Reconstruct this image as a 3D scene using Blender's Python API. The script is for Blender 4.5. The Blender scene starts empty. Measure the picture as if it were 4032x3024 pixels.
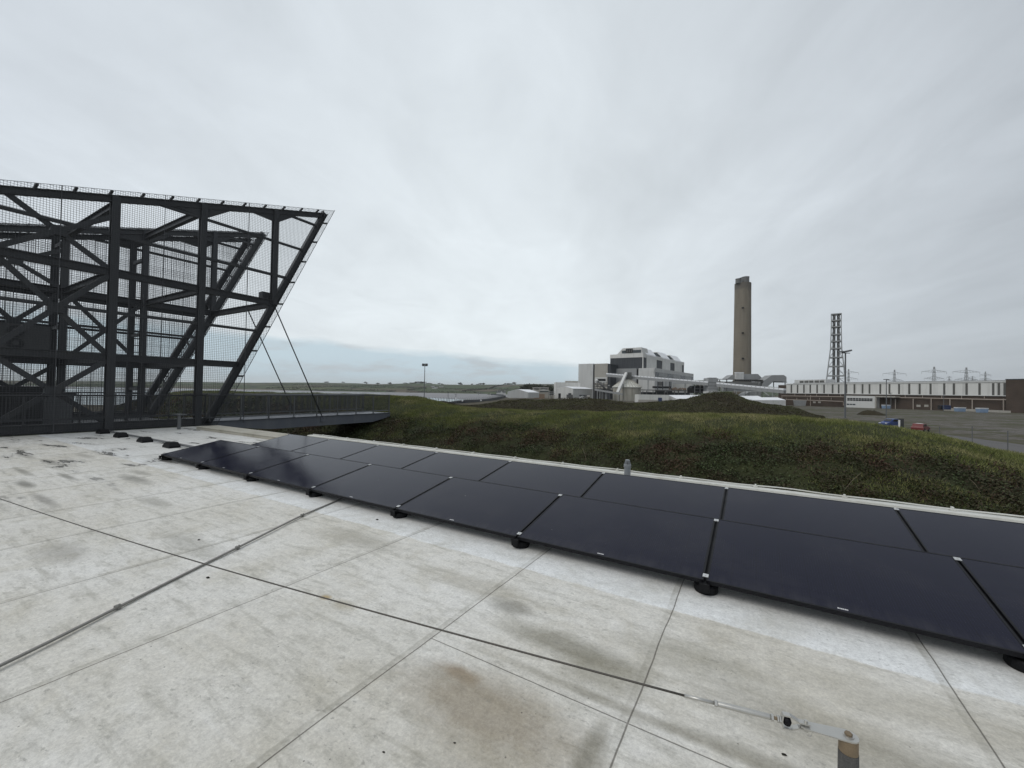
import bpy, math, random
import numpy as np
from mathutils import Vector, Matrix
random.seed(7); rng = np.random.default_rng(7)
S = bpy.context.scene
COL = S.collection
# ------------------------------------------------------------------ camera
CX, CY = 2016.0, 1512.0
EYE = np.array([0.0, 0.0, 1.6])
def camera_axes():
    a = np.array([-670-CX, -(1488-CY)]); b = np.array([2978-CX, -(1555-CY)])
    f = math.sqrt(-(a@b))
    dy = np.array([b[0], b[1], f]); dy /= np.linalg.norm(dy)
    dx = -np.array([a[0], a[1], f]); dx -= dy*(dx@dy); dx /= np.linalg.norm(dx)
    m = np.array([1, 1, -1])
    dz = np.cross(dx*m, dy*m)*m
    return f, np.array([dx, dy, dz])
F, RW = camera_axes()
cam_d = bpy.data.cameras.new('camera'); cam = bpy.data.objects.new('camera', cam_d); COL.objects.link(cam)
cam_d.sensor_width = 36; cam_d.sensor_fit = 'HORIZONTAL'; cam_d.lens = 36*F/4032
cam_d.clip_start = 0.05; cam_d.clip_end = 20000
R, U, W = RW[:, 0], RW[:, 1], RW[:, 2]
cam.matrix_world = Matrix(((R[0], U[0], -W[0], 0), (R[1], U[1], -W[1], 0), (R[2], U[2], -W[2], EYE[2]), (0, 0, 0, 1)))
S.camera = cam
FWD = np.array([W[0], W[1], 0]); FWD /= np.linalg.norm(FWD)
RGT = np.array([FWD[1], -FWD[0], 0])
# ------------------------------------------------------------------ view + world + sun
S.view_settings.view_transform = 'Standard'; S.view_settings.look = 'None'
S.view_settings.exposure = 0.1; S.view_settings.gamma = 1.0
SUN_EL, SUN_AZ = math.radians(50), math.radians(150)      # az: counter-clockwise from +Y
sun_dir = Vector((-math.sin(SUN_AZ)*math.cos(SUN_EL), math.cos(SUN_AZ)*math.cos(SUN_EL), math.sin(SUN_EL)))
sd = bpy.data.lights.new('sun', 'SUN'); sd.energy = 1.0; sd.angle = math.radians(40); sd.color = (1.0, 0.97, 0.93)
so = bpy.data.objects.new('sun', sd); COL.objects.link(so)
so.rotation_euler = (-sun_dir).to_track_quat('-Z', 'Y').to_euler()

class NT:
    """small helper to write node trees"""
    def __init__(s, tree): s.t = tree; s.n = tree.nodes; s.l = tree.links
    def new(s, typ, **kw):
        n = s.n.new(typ)
        for k, v in kw.items(): setattr(n, k, v)
        return n
    def put(s, sock, v):
        if v is None: return
        if hasattr(v, 'is_output'): s.l.new(v, sock)
        else:
            try: sock.default_value = v
            except Exception:
                sock.default_value = (v, v, v) if len(sock.default_value) == 3 else (v[0], v[1], v[2], 1)
    def m(s, op, a, b=None, c=None, clamp=False):
        n = s.new('ShaderNodeMath', operation=op, use_clamp=clamp)
        s.put(n.inputs[0], a); s.put(n.inputs[1], b); s.put(n.inputs[2], c)
        return n.outputs[0]
    def vm(s, op, a, b=None, out=0):
        n = s.new('ShaderNodeVectorMath', operation=op)
        s.put(n.inputs[0], a)
        if op == 'SCALE': s.put(n.inputs[3], b)
        else: s.put(n.inputs[1], b)
        return n.outputs[out]
    def mix(s, f, a, b, mode='MIX'):
        n = s.new('ShaderNodeMixRGB', blend_type=mode)
        s.put(n.inputs[0], f); s.put(n.inputs[1], c4(a)); s.put(n.inputs[2], c4(b))
        return n.outputs[0]
    def noise(s, vec, scale, detail=4, rough=0.55, out=0, dist=0):
        n = s.new('ShaderNodeTexNoise'); s.put(n.inputs['Vector'], vec)
        n.inputs['Scale'].default_value = scale; n.inputs['Detail'].default_value = detail
        n.inputs['Roughness'].default_value = rough; n.inputs['Distortion'].default_value = dist
        return n.outputs[out]
    def voro(s, vec, scale, out='Distance', feature='F1', rnd=1.0):
        n = s.new('ShaderNodeTexVoronoi', feature=feature); s.put(n.inputs['Vector'], vec)
        n.inputs['Scale'].default_value = scale; n.inputs['Randomness'].default_value = rnd
        return n.outputs[out]
    def ramp(s, f, stops, interp='LINEAR'):
        n = s.new('ShaderNodeValToRGB'); n.color_ramp.interpolation = interp
        e = n.color_ramp.elements
        while len(e) < len(stops): e.new(0.5)
        for el, (p, c) in zip(e, stops): el.position = p; el.color = c4(c)
        s.put(n.inputs[0], f); return n.outputs[0]
    def rmap(s, v, a, b, c=0.0, d=1.0, smooth=False):
        n = s.new('ShaderNodeMapRange', clamp=True)
        if smooth: n.interpolation_type = 'SMOOTHSTEP'
        s.put(n.inputs[0], v); s.put(n.inputs[1], a); s.put(n.inputs[2], b); s.put(n.inputs[3], c); s.put(n.inputs[4], d)
        return n.outputs[0]
    def sep(s, v):
        n = s.new('ShaderNodeSeparateXYZ'); s.put(n.inputs[0], v); return n.outputs
    def comb(s, x, y, z):
        n = s.new('ShaderNodeCombineXYZ'); s.put(n.inputs[0], x); s.put(n.inputs[1], y); s.put(n.inputs[2], z); return n.outputs[0]
    def bump(s, h, strength=0.3, dist=0.01):
        n = s.new('ShaderNodeBump'); n.inputs['Strength'].default_value = strength; n.inputs['Distance'].default_value = dist
        s.put(n.inputs['Height'], h); return n.outputs[0]
def c4(c):
    if hasattr(c, 'is_output'): return c
    if isinstance(c, (int, float)): return (c, c, c, 1)
    return tuple(c) if len(c) == 4 else (c[0], c[1], c[2], 1)

def make_world():
    w = bpy.data.worlds.new('World'); S.world = w; w.use_nodes = True
    t = NT(w.node_tree); t.n.clear()
    sky = t.new('ShaderNodeTexSky', sky_type='NISHITA'); sky.sun_disc = False
    sky.sun_elevation = SUN_EL; sky.sun_rotation = -SUN_AZ; sky.dust_density = 3
    d = t.new('ShaderNodeTexCoord').outputs['Generated']
    x, y, z = t.sep(d)
    f = t.m('ADD', t.m('MULTIPLY', x, float(FWD[0])), t.m('MULTIPLY', y, float(FWD[1])))     # along the wind
    r = t.m('ADD', t.m('MULTIPLY', x, float(RGT[0])), t.m('MULTIPLY', y, float(RGT[1])))
    zc = t.m('MAXIMUM', z, 0.0)
    den = t.m('ADD', zc, 0.13)
    u = t.m('DIVIDE', f, den); v = t.m('DIVIDE', r, den)
    v2 = t.m('SUBTRACT', v, t.m('MULTIPLY', u, 0.12))
    streak = t.noise(t.comb(t.m('MULTIPLY', u, 0.33), v2, 0.3), 1.15, 6, 0.56, dist=0.5)
    blotch = t.noise(t.comb(t.m('MULTIPLY', u, 0.62), v, 4.7), 1.0, 5, 0.6, dist=0.8)
    side = t.rmap(v, -1.2, 0.8, 0.0, 1.0)
    cl = t.m('ADD', t.m('MULTIPLY', streak, side), t.m('MULTIPLY', blotch, t.m('SUBTRACT', 1.0, side)))
    mid = t.noise(t.comb(t.m('MULTIPLY', u, 1.1), t.m('MULTIPLY', v2, 1.7), 9.0), 1.6, 6, 0.62, dist=0.9)
    cl = t.m('ADD', t.m('MULTIPLY', cl, 0.68), t.m('MULTIPLY', mid, 0.32))
    cl = t.rmap(cl, 0.34, 0.66)
    # broad brightness of the overcast: lightest ahead and low, greyer to the right and overhead
    az = t.m('ARCTAN2', r, f)
    ahead = t.m('POWER', t.m('MAXIMUM', t.m('COSINE', t.m('ADD', az, 0.06)), 0.0), 2.2)
    lowmid = t.rmap(z, 0.0, 0.95, 1.0, 0.35)
    br = t.m('ADD', 0.59, t.m('MULTIPLY', t.m('MULTIPLY', ahead, lowmid), 0.29))
    br = t.m('SUBTRACT', br, t.m('MULTIPLY', t.rmap(az, 0.1, 0.9), 0.125))
    br = t.m('ADD', br, t.m('MULTIPLY', t.m('SUBTRACT', cl, 0.5), t.rmap(z, 0.0, 0.3, 0.09, 0.165)))
    warm = t.m('MULTIPLY', ahead, lowmid)
    tint = t.mix(warm, (0.925, 1.0, 1.085), (0.94, 1.012, 1.04))
    cloud = t.vm('SCALE', tint, br)
    # clear bluish strip under the cloud deck, low on the left and ahead
    edge = t.noise(t.comb(t.m('MULTIPLY', az, 2.0), t.m('MULTIPLY', z, 9.0), 2.0), 2.2, 5, 0.6)
    top = t.m('ADD', t.rmap(az, -1.0, 0.5, 0.135, 0.05), t.m('MULTIPLY', t.m('SUBTRACT', edge, 0.5), 0.05))
    strip = t.m('MULTIPLY', t.m('SUBTRACT', 1.0, t.rmap(z, t.m('SUBTRACT', top, 0.018), top)), t.rmap(az, 0.30, 0.12))
    wisps = t.rmap(t.noise(t.comb(t.m('MULTIPLY', az, 3.2), t.m('MULTIPLY', z, 14.0), 7.0), 2.6, 5, 0.6), 0.5, 0.68)
    stripc = t.mix(t.m('MULTIPLY', wisps, 0.8), (0.55, 0.67, 0.74), (0.50, 0.55, 0.585))
    stripc = t.mix(t.rmap(z, 0.03, 0.0), stripc, (0.55, 0.61, 0.63))
    cloud = t.mix(strip, cloud, stripc)
    dark = t.m('MULTIPLY', t.rmap(az, 0.35, 0.8), t.rmap(z, 0.22, 0.0))
    cloud = t.mix(t.m('MULTIPLY', dark, 0.5), cloud, (0.355, 0.395, 0.43))
    cloud = t.mix(t.rmap(z, -0.01, -0.06), cloud, (0.12, 0.13, 0.12))
    full = t.mix(0.94, sky.outputs[0], t.vm('SCALE', cloud, 10.0))
    bg = t.new('ShaderNodeBackground'); t.put(bg.inputs[0], full); bg.inputs[1].default_value = 0.1
    o = t.new('ShaderNodeOutputWorld'); t.l.new(bg.outputs[0], o.inputs[0])
make_world()
# ------------------------------------------------------------------ measuring helpers (photo pixel + distance -> place in the world)
def ray(px, py): return RW @ np.array([px-CX, -(py-CY), F])/F
def hy(px): return CY + (RW[2, 0]*(px-CX) + RW[2, 2]*F)/RW[2, 1]
def P(px, py, d):
    r = ray(px, py); k = d/(r@FWD); p = EYE + r*k
    return Vector(p)
def XY(px, d): p = P(px, hy(px), d); return Vector((p.x, p.y))
def ZZ(px, py, d): return P(px, py, d).z
# ------------------------------------------------------------------ mesh helpers
class MB:
    def __init__(s): s.v = []; s.f = []
    def add(s, vs, fs):
        o = len(s.v); s.v += [Vector(v) for v in vs]; s.f += [tuple(i+o for i in f) for f in fs]; return s
    def box(s, c, size, rz=0, rx=0, ry=0):
        hx, hy_, hz = size[0]/2, size[1]/2, size[2]/2
        m = Matrix.Rotation(rz, 3, 'Z') @ Matrix.Rotation(ry, 3, 'Y') @ Matrix.Rotation(rx, 3, 'X')
        vs = [m @ Vector((a*hx, b*hy_, e*hz)) + Vector(c) for e in (-1, 1) for a, b in ((-1, -1), (1, -1), (1, 1), (-1, 1))]
        return s.add(vs, [(3, 2, 1, 0), (4, 5, 6, 7), (0, 1, 5, 4), (1, 2, 6, 5), (2, 3, 7, 6), (3, 0, 4, 7)])
    def bb(s, x0, x1, y0, y1, z0, z1): return s.box(((x0+x1)/2, (y0+y1)/2, (z0+z1)/2), (x1-x0, y1-y0, z1-z0))
    def bar(s, a, b, w, h, up=(0, 0, 1)):
        a, b = Vector(a), Vector(b); d = (b-a).normalized(); up = Vector(up)
        if abs(d.dot(up)) > 0.98: up = Vector((1, 0, 0))
        sx = d.cross(up).normalized()*(w/2); sy = sx.cross(d).normalized()*(h/2)
        vs = [p+i*sx+j*sy for p in (a, b) for i, j in ((-1, -1), (1, -1), (1, 1), (-1, 1))]
        return s.add(vs, [(3, 2, 1, 0), (4, 5, 6, 7), (0, 1, 5, 4), (1, 2, 6, 5), (2, 3, 7, 6), (3, 0, 4, 7)])
    def ibar(s, a, b, w, h, up=(0, 0, 1), tf=0.03, tw=0.02):
        """I section: flanges of width w at the two faces a distance h apart along up"""
        a, b = Vector(a), Vector(b); d = (b-a).normalized(); up = Vector(up)
        sx = d.cross(up).normalized(); n = sx.cross(d).normalized()
        for k in (-1, 1): s.bar(a+n*k*(h/2-tf/2), b+n*k*(h/2-tf/2), w, tf, n)
        s.bar(a, b, tw, h-2*tf, n); return s
    def tube(s, pts, r, n=8, cap=True):
        pts = [Vector(p) for p in pts]; rs = r if isinstance(r, (list, tuple)) else [r]*len(pts)
        vs = []; fs = []
        for i, p in enumerate(pts):
            d = (pts[min(i+1, len(pts)-1)]-pts[max(i-1, 0)]).normalized()
            up = Vector((0, 0, 1)) if abs(d.z) < 0.95 else Vector((1, 0, 0))
            a = d.cross(up).normalized(); b = a.cross(d)
            vs += [p+(a*math.cos(2*math.pi*k/n)+b*math.sin(2*math.pi*k/n))*rs[i] for k in range(n)]
        for i in range(len(pts)-1):
            for k in range(n):
                k2 = (k+1) % n; fs.append((i*n+k, i*n+k2, (i+1)*n+k2, (i+1)*n+k))
        if cap: fs += [tuple(range(n))[::-1], tuple(range((len(pts)-1)*n, len(pts)*n))]
        return s.add(vs, fs)
    def lathe(s, c, prof, n=24):
        c = Vector(c); vs = []; fs = []
        for (r, z) in prof: vs += [c+Vector((r*math.cos(2*math.pi*k/n), r*math.sin(2*math.pi*k/n), z)) for k in range(n)]
        for i in range(len(prof)-1):
            for k in range(n):
                k2 = (k+1) % n; fs.append((i*n+k, i*n+k2, (i+1)*n+k2, (i+1)*n+k))
        fs += [tuple(range(n))[::-1], tuple(range((len(prof)-1)*n, len(prof)*n))]
        return s.add(vs, fs)
    def prism(s, poly, z0, z1):
        n = len(poly); z1s = z1 if isinstance(z1, (list, tuple)) else [z1]*n
        vs = [(p[0], p[1], z0) for p in poly]+[(p[0], p[1], z) for p, z in zip(poly, z1s)]
        fs = [tuple(range(n))[::-1], tuple(range(n, 2*n))]+[(i, (i+1) % n, n+(i+1) % n, n+i) for i in range(n)]
        return s.add(vs, fs)
    def slab(s, pts, off):
        """closed solid from a planar outline and a thickness vector"""
        n = len(pts); off = Vector(off); a = [Vector(p) for p in pts]
        return s.add(a+[p+off for p in a], [tuple(range(n)), tuple(range(n, 2*n))[::-1]]+[(i, n+i, n+(i+1) % n, (i+1) % n) for i in range(n)])
    def build(s, name, mat, parent=None, smooth=False, recalc=True):
        me = bpy.data.meshes.new(name)
        base = parent_loc(parent)
        me.from_pydata([v-base for v in s.v], [], s.f); me.materials.append(mat)
        if recalc:
            import bmesh
            bm = bmesh.new(); bm.from_mesh(me); bmesh.ops.recalc_face_normals(bm, faces=bm.faces); bm.to_mesh(me); bm.free()
        if smooth:
            me.polygons.foreach_set('use_smooth', [True]*len(me.polygons))
        me.update()
        o = bpy.data.objects.new(name, me); COL.objects.link(o)
        if parent: o.parent = parent
        return o
def parent_loc(p):
    b = Vector((0, 0, 0))
    while p is not None: b += p.location; p = p.parent
    return b
def tag(o, label=None, cat=None, group=None, kind=None):
    if label: o['label'] = label
    if cat: o['category'] = cat
    if group: o['group'] = group
    if kind: o['kind'] = kind
    return o
def thing(name, loc, label, cat, group=None):
    o = bpy.data.objects.new(name, None); COL.objects.link(o); o.location = loc; o.empty_display_size = 0.2
    return tag(o, label, cat, group)
def copy_tree(o, parent=None):
    c = o.copy(); COL.objects.link(c); c.parent = parent
    for ch in list(o.children): copy_tree(ch, c)
    return c
def grid_mesh(name, X, Y, Z, mat, smooth=True):
    ny, nx = X.shape
    V = np.stack([X, Y, Z], -1).reshape(-1, 3)
    i = np.arange(ny-1)[:, None]*nx+np.arange(nx-1)[None]
    Q = np.stack([i, i+1, i+nx+1, i+nx], -1).reshape(-1, 4)
    return raw_mesh(name, V, Q, mat, smooth)
def raw_mesh(name, V, Q, mat, smooth=False):
    me = bpy.data.meshes.new(name); k = Q.shape[1]
    me.vertices.add(len(V)); me.vertices.foreach_set('co', np.ascontiguousarray(V, dtype=np.float32).ravel())
    me.loops.add(Q.size); me.loops.foreach_set('vertex_index', np.ascontiguousarray(Q, dtype=np.int32).ravel())
    me.polygons.add(len(Q)); me.polygons.foreach_set('loop_start', np.arange(0, Q.size, k, dtype=np.int32))
    me.polygons.foreach_set('loop_total', np.full(len(Q), k, dtype=np.int32))
    if smooth: me.polygons.foreach_set('use_smooth', np.ones(len(Q), dtype=bool))
    me.materials.append(mat); me.update(calc_edges=True)
    o = bpy.data.objects.new(name, me); COL.objects.link(o); return o
def vnoise(x, y, seed=0):
    x = np.asarray(x, float); y = np.asarray(y, float)
    xi = np.floor(x).astype(int); yi = np.floor(y).astype(int); xf = x-xi; yf = y-yi
    xf = xf*xf*(3-2*xf); yf = yf*yf*(3-2*yf)
    def h(a, b):
        n = (a*374761393+b*668265263+seed*974711) & 0x7fffffff
        n = ((n ^ (n >> 13))*1274126177) & 0x7fffffff
        return ((n ^ (n >> 16)) & 0xffff)/65535.0
    return (h(xi, yi)*(1-xf)+h(xi+1, yi)*xf)*(1-yf)+(h(xi, yi+1)*(1-xf)+h(xi+1, yi+1)*xf)*yf
def fbm(x, y, seed=0, oct=4):
    s = 0; a = 0.5
    for k in range(oct): s = s+a*vnoise(x, y, seed+k); x = x*2.03; y = y*2.03; a *= 0.5
    return s
def interp(x, pts):
    p = sorted(pts); return np.interp(x, [a for a, b in p], [b for a, b in p])
# ------------------------------------------------------------------ materials
def new_mat(name):
    m = bpy.data.materials.new(name); m.use_nodes = True
    t = NT(m.node_tree); b = t.n['Principled BSDF']
    return m, t, b
def pos(t): return t.new('ShaderNodeNewGeometry').outputs['Position']
def simple(name, col, rough=0.6, metal=0.0, var=0.15, scale=3.0, stain=None, bump=0.0, spec=0.5):
    """plain surface with weathering: soft patches, fine grain and optional vertical streaks"""
    m, t, b = new_mat(name); p = pos(t)
    n1 = t.noise(p, scale, 5, 0.6); n2 = t.noise(p, scale*9, 3, 0.5)
    k = t.m('ADD', t.m('MULTIPLY', t.m('SUBTRACT', n1, 0.5), 2*var), t.m('MULTIPLY', t.m('SUBTRACT', n2, 0.5), var))
    k = t.m('ADD', k, 1.0)
    col_n = t.vm('SCALE', c4(col)[:3], k)
    if stain:
        x, y, z = t.sep(p)
        st = t.noise(t.comb(t.m('MULTIPLY', x, stain[1]), t.m('MULTIPLY', y, stain[1]), t.m('MULTIPLY', z, stain[1]*0.08)), 1.0, 4, 0.6)
        col_n = t.mix(t.m('MULTIPLY', t.rmap(st, 0.5, 0.72), stain[2]), col_n, stain[0])
    t.put(b.inputs['Base Color'], col_n); b.inputs['Roughness'].default_value = rough
    t.put(b.inputs['Roughness'], t.rmap(n1, 0.2, 0.8, max(0.02, rough-0.1), min(1, rough+0.1)))
    b.inputs['Metallic'].default_value = metal; b.inputs['Specular IOR Level'].default_value = spec
    if bump: t.put(b.inputs['Normal'], t.bump(n2, bump, 0.02))
    return m
SEAMS = [2.4, 0.94, -0.52, -1.78, -3.215, -4.65, -6.12, -7.45, -9.0, -10.25, -11.7, -13.15, -14.6, -16.05, -17.5]
def roof_material():
    m, t, b = new_mat('pale roof membrane'); p = pos(t); x, y, z = t.sep(p)
    big = t.noise(p, 0.55, 5, 0.6); mid = t.noise(p, 2.3, 6, 0.65, dist=0.4)
    sx = t.comb(t.m('MULTIPLY', x, 0.75), t.m('MULTIPLY', y, 1.6), 0.0)
    blot = t.noise(sx, 6.0, 6, 0.7, dist=0.25); fine = t.noise(p, 55, 4, 0.7); grit = t.noise(p, 190, 2, 0.6)
    smear = t.noise(t.comb(t.m('MULTIPLY', x, 0.5), t.m('MULTIPLY', y, 3.2), 3.0), 3.4, 6, 0.68, dist=0.35)
    base = t.mix(t.rmap(big, 0.32, 0.68), (0.72, 0.71, 0.675), (0.585, 0.56, 0.495))
    base = t.mix(t.m('MULTIPLY', t.rmap(mid, 0.5, 0.75), 0.55), base, (0.43, 0.40, 0.32))
    base = t.mix(t.m('MULTIPLY', t.rmap(blot, 0.51, 0.72), 0.5), base, (0.30, 0.29, 0.245))
    base = t.mix(t.m('MULTIPLY', t.rmap(smear, 0.53, 0.72), 0.6), base, (0.29, 0.28, 0.235))
    base = t.mix(t.m('MULTIPLY', t.rmap(smear, 0.46, 0.26), 0.4), base, (0.76, 0.75, 0.72))
    base = t.mix(t.m('MULTIPLY', t.rmap(x, -3.5, 0.5), t.m('MULTIPLY', t.rmap(big, 0.25, 0.6), 0.38)), base, (0.43, 0.39, 0.31))
    # cleaner washed strip that runs along the front of the panels, with a crisp lap at y 3.24
    wob = t.m('MULTIPLY', t.m('SUBTRACT', t.noise(p, 3.5, 4, 0.6), 0.5), 0.09)
    yy = t.m('ADD', y, wob)
    band = t.rmap(yy, 3.225, 3.245)
    bright = t.m('MULTIPLY', band, t.rmap(yy, 3.75, 3.22, 0.0, 1.0))
    bright = t.m('MULTIPLY', bright, t.rmap(mid, 0.66, 0.42))
    base = t.mix(t.m('MULTIPLY', band, 0.45), base, (0.62, 0.635, 0.635))
    base = t.mix(t.m('MULTIPLY', bright, 0.72), base, (0.80, 0.815, 0.815))
    # brown and olive stains with their own shapes
    ragged = t.m('MULTIPLY', t.m('SUBTRACT', t.noise(p, 7.0, 5, 0.7), 0.5), 0.55)
    for (sx_, sy_, rx, ry, colr, amt) in [(-1.42, 1.86, .13, .05, (0.21, 0.135, 0.06), .75), (-1.15, 1.72, .46, .20, (0.24, 0.19, 0.12), .8), (-0.9, 1.45, .35, .14, (0.33, 0.29, 0.21), .6), (0.9, 2.9, .6, .14, (0.36, 0.33, 0.26), .5), (-1.9, 2.75, .5, .12, (0.33, 0.30, 0.23), .55), (-1.0, 2.42, .42, .10, (0.17, 0.155, 0.105), .8),
            (-0.75, 2.28, .22, .13, (0.19, 0.17, 0.11), .6), (-2.80, 1.975, .045, .03, (0.36, 0.25, 0.09), .9), (-2.6, 1.98, .1, .05, (0.33, 0.28, 0.18), .6), (0.35, 2.45, .5, .16, (0.22, 0.20, 0.15), .55),
            (-1.55, 2.62, .16, .08, (0.16, 0.15, 0.12), .7), (-0.30, 2.72, .4, .15, (0.27, 0.25, 0.19), .5), (-0.62, 1.72, .05, .22, (0.18, 0.165, 0.12), .8), (-3.6, 2.9, .5, .16, (0.27, 0.25, 0.20), .5), (0.12, 2.13, .4, .05, (0.2, 0.185, 0.14), .6),
            (-0.62, 2.10, .7, .03, (0.22, 0.20, 0.15), .6), (-4.9, 1.9, .6, .12, (0.28, 0.27, 0.23), .5), (-9.76, 1.6, .35, .07, (0.14, 0.135, 0.115), .85), (-10.04, 2.1, .4, .05, (0.15, 0.145, 0.12), .8), (-8.3, 1.53, .5, .06, (0.16, 0.15, 0.13), .7),
            (-8.9, 2.66, .5, .10, (0.17, 0.165, 0.145), .7), (-9.5, 2.9, .35, .07, (0.2, 0.19, 0.16), .6), (-11.2, 1.8, .5, .05, (0.16, 0.155, 0.13), .7), (-12.1, 2.3, .5, .07, (0.19, 0.18, 0.15), .6), (-13.5, 2.2, .6, .06, (0.2, 0.19, 0.165), .6), (-12.6, 2.9, .5, .08, (0.2, 0.19, 0.16), .5),
            (-5.6, 1.15, .35, .14, (0.27, 0.255, 0.22), .6), (-7.0, 2.3, .4, .1, (0.26, 0.25, 0.21), .6)]:
        dx = t.m('DIVIDE', t.m('SUBTRACT', x, sx_), rx*1.5); dy = t.m('DIVIDE', t.m('SUBTRACT', y, sy_), ry*1.5)
        q = t.m('SQRT', t.m('ADD', t.m('MULTIPLY', dx, dx), t.m('MULTIPLY', dy, dy)))
        base = t.mix(t.m('MULTIPLY', t.rmap(t.m('ADD', q, ragged), 1.0, 0.35), amt*0.85), base, colr)
    # lap seams: thin dark line with a dirty lip on one side
    sw = t.m('MULTIPLY', t.m('SUBTRACT', t.noise(p, 1.4, 3, 0.5), 0.5), 0.03)
    xs = t.m('ADD', x, sw); line = None; dirt = None
    for s in SEAMS:
        dd = t.m('ABSOLUTE', t.m('SUBTRACT', xs, s))
        l = t.rmap(dd, 0.0055, 0.0025); q = t.rmap(t.m('SUBTRACT', xs, s-0.045), 0.075, 0.0, 0.0, 1.0)
        q = t.m('MULTIPLY', q, t.rmap(t.m('SUBTRACT', xs, s), -0.05, -0.04))
        line = l if line is None else t.m('MAXIMUM', line, l); dirt = q if dirt is None else t.m('MAXIMUM', dirt, q)
    cr = t.rmap(t.m('ABSOLUTE', t.m('SUBTRACT', t.m('ADD', y, t.m('MULTIPLY', sw, 0.35)), 2.02)), 0.0050, 0.0022)
    cr = t.m('MULTIPLY', cr, t.rmap(x, -1.79, -1.78)); line = t.m('MAXIMUM', line, cr)
    base = t.mix(t.m('MULTIPLY', t.m('MULTIPLY', dirt, t.rmap(mid, 0.3, 0.6)), 0.5), base, (0.25, 0.235, 0.19))
    base = t.mix(t.m('MULTIPLY', line, 0.75), base, (0.075, 0.065, 0.05))
    # grain, boot-scuff flecks and black specks
    mott = t.noise(p, 15, 5, 0.75, dist=0.2)
    g = t.m('ADD', 1.0, t.m('ADD', t.m('MULTIPLY', t.m('SUBTRACT', fine, 0.5), 0.75), t.m('ADD', t.m('MULTIPLY', t.m('SUBTRACT', grit, 0.5), 0.4), t.m('MULTIPLY', t.m('SUBTRACT', mott, 0.5), 0.65))))
    base = t.vm('SCALE', base, g)
    fl = t.rmap(t.noise(t.comb(t.m('MULTIPLY', x, 0.55), y, 0.0), 30, 5, 0.7, dist=0.3), 0.575, 0.66)
    fl = t.m('MULTIPLY', fl, t.rmap(t.noise(p, 1.3, 4, 0.6), 0.40, 0.62))
    base = t.mix(t.m('MULTIPLY', fl, 0.55), base, (0.19, 0.185, 0.16))
    vd = t.voro(p, 16); vg = t.rmap(t.noise(p, 1.7, 3, 0.6), 0.5, 0.6)
    base = t.mix(t.m('MULTIPLY', t.m('MULTIPLY', t.rmap(vd, 0.085, 0.05), vg), 0.8), base, (0.06, 0.055, 0.045))
    # shallow standing water, far end
    pn = t.noise(t.comb(t.m('MULTIPLY', x, 0.7), t.m('MULTIPLY', y, 2.6), 1.0), 1.25, 4, 0.6)
    far = t.rmap(x, -7.0, -11.0); wet = t.m('MULTIPLY', t.rmap(pn, 0.615, 0.635), far)
    base = t.mix(t.m('MULTIPLY', wet, 0.6), base, (0.12, 0.118, 0.11))
    damp = t.m('MULTIPLY', t.rmap(pn, 0.52, 0.61), far)
    base = t.mix(t.m('MULTIPLY', damp, 0.35), base, (0.24, 0.235, 0.215))
    t.put(b.inputs['Base Color'], base)
    ro = t.rmap(mid, 0.3, 0.7, 0.52, 0.75); ro = t.m('MULTIPLY', ro, t.m('SUBTRACT', 1.0, t.m('MULTIPLY', wet, 0.93)))
    t.put(b.inputs['Roughness'], ro); b.inputs['Specular IOR Level'].default_value = 0.45
    hgt = t.m('ADD', t.m('MULTIPLY', fine, 0.35), t.m('ADD', blot, t.m('MULTIPLY', line, -1.6)))
    hgt = t.m('ADD', hgt, t.m('MULTIPLY', band, 0.8))
    hgt = t.m('MULTIPLY', hgt, t.m('SUBTRACT', 1.0, wet))
    t.put(b.inputs['Normal'], t.bump(hgt, 0.35, 0.006))
    return m
def panel_glass():
    m, t, b = new_mat('dark panel glass'); o = t.new('ShaderNodeTexCoord').outputs['Object']
    x, y, z = t.sep(o)
    bus = t.m('LESS_THAN', t.m('FRACT', t.m('MULTIPLY', x, 58.0)), 0.12)
    cell = t.m('MAXIMUM', t.m('LESS_THAN', t.m('FRACT', t.m('MULTIPLY', x, 5.9)), 0.02), t.m('LESS_THAN', t.m('FRACT', t.m('MULTIPLY', y, 11.0)), 0.035))
    col = t.mix(t.m('MULTIPLY', bus, 0.5), (0.0065, 0.0070, 0.0190), (0.015, 0.0165, 0.031))
    col = t.mix(t.m('MULTIPLY', cell, 0.6), col, (0.005, 0.005, 0.008))
    dust = t.noise(pos(t), 1.6, 5, 0.65)
    col = t.mix(t.rmap(dust, 0.5, 0.8, 0.0, 0.05), col, (0.2, 0.19, 0.17))
    low = t.m('MULTIPLY', t.rmap(y, 0.16, 0.0), t.rmap(t.noise(t.comb(t.m('MULTIPLY', x, 9.0), t.m('MULTIPLY', y, 1.5), 0.0), 1.6, 4, 0.6), 0.35, 0.7))
    col = t.mix(t.m('MULTIPLY', low, 0.10), col, (0.22, 0.21, 0.19))
    sp = t.m('MULTIPLY', t.rmap(t.voro(pos(t), 3.2), 0.035, 0.02), t.rmap(t.noise(pos(t), 0.9, 2, 0.5), 0.55, 0.6))
    col = t.mix(t.m('MULTIPLY', sp, 0.4), col, (0.4, 0.4, 0.38))
    t.put(b.inputs['Base Color'], col)
    t.put(b.inputs['Roughness'], t.rmap(t.noise(pos(t), 3.0, 4, 0.6), 0.3, 0.7, 0.10, 0.16))
    b.inputs['IOR'].default_value = 1.22
    return m
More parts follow.
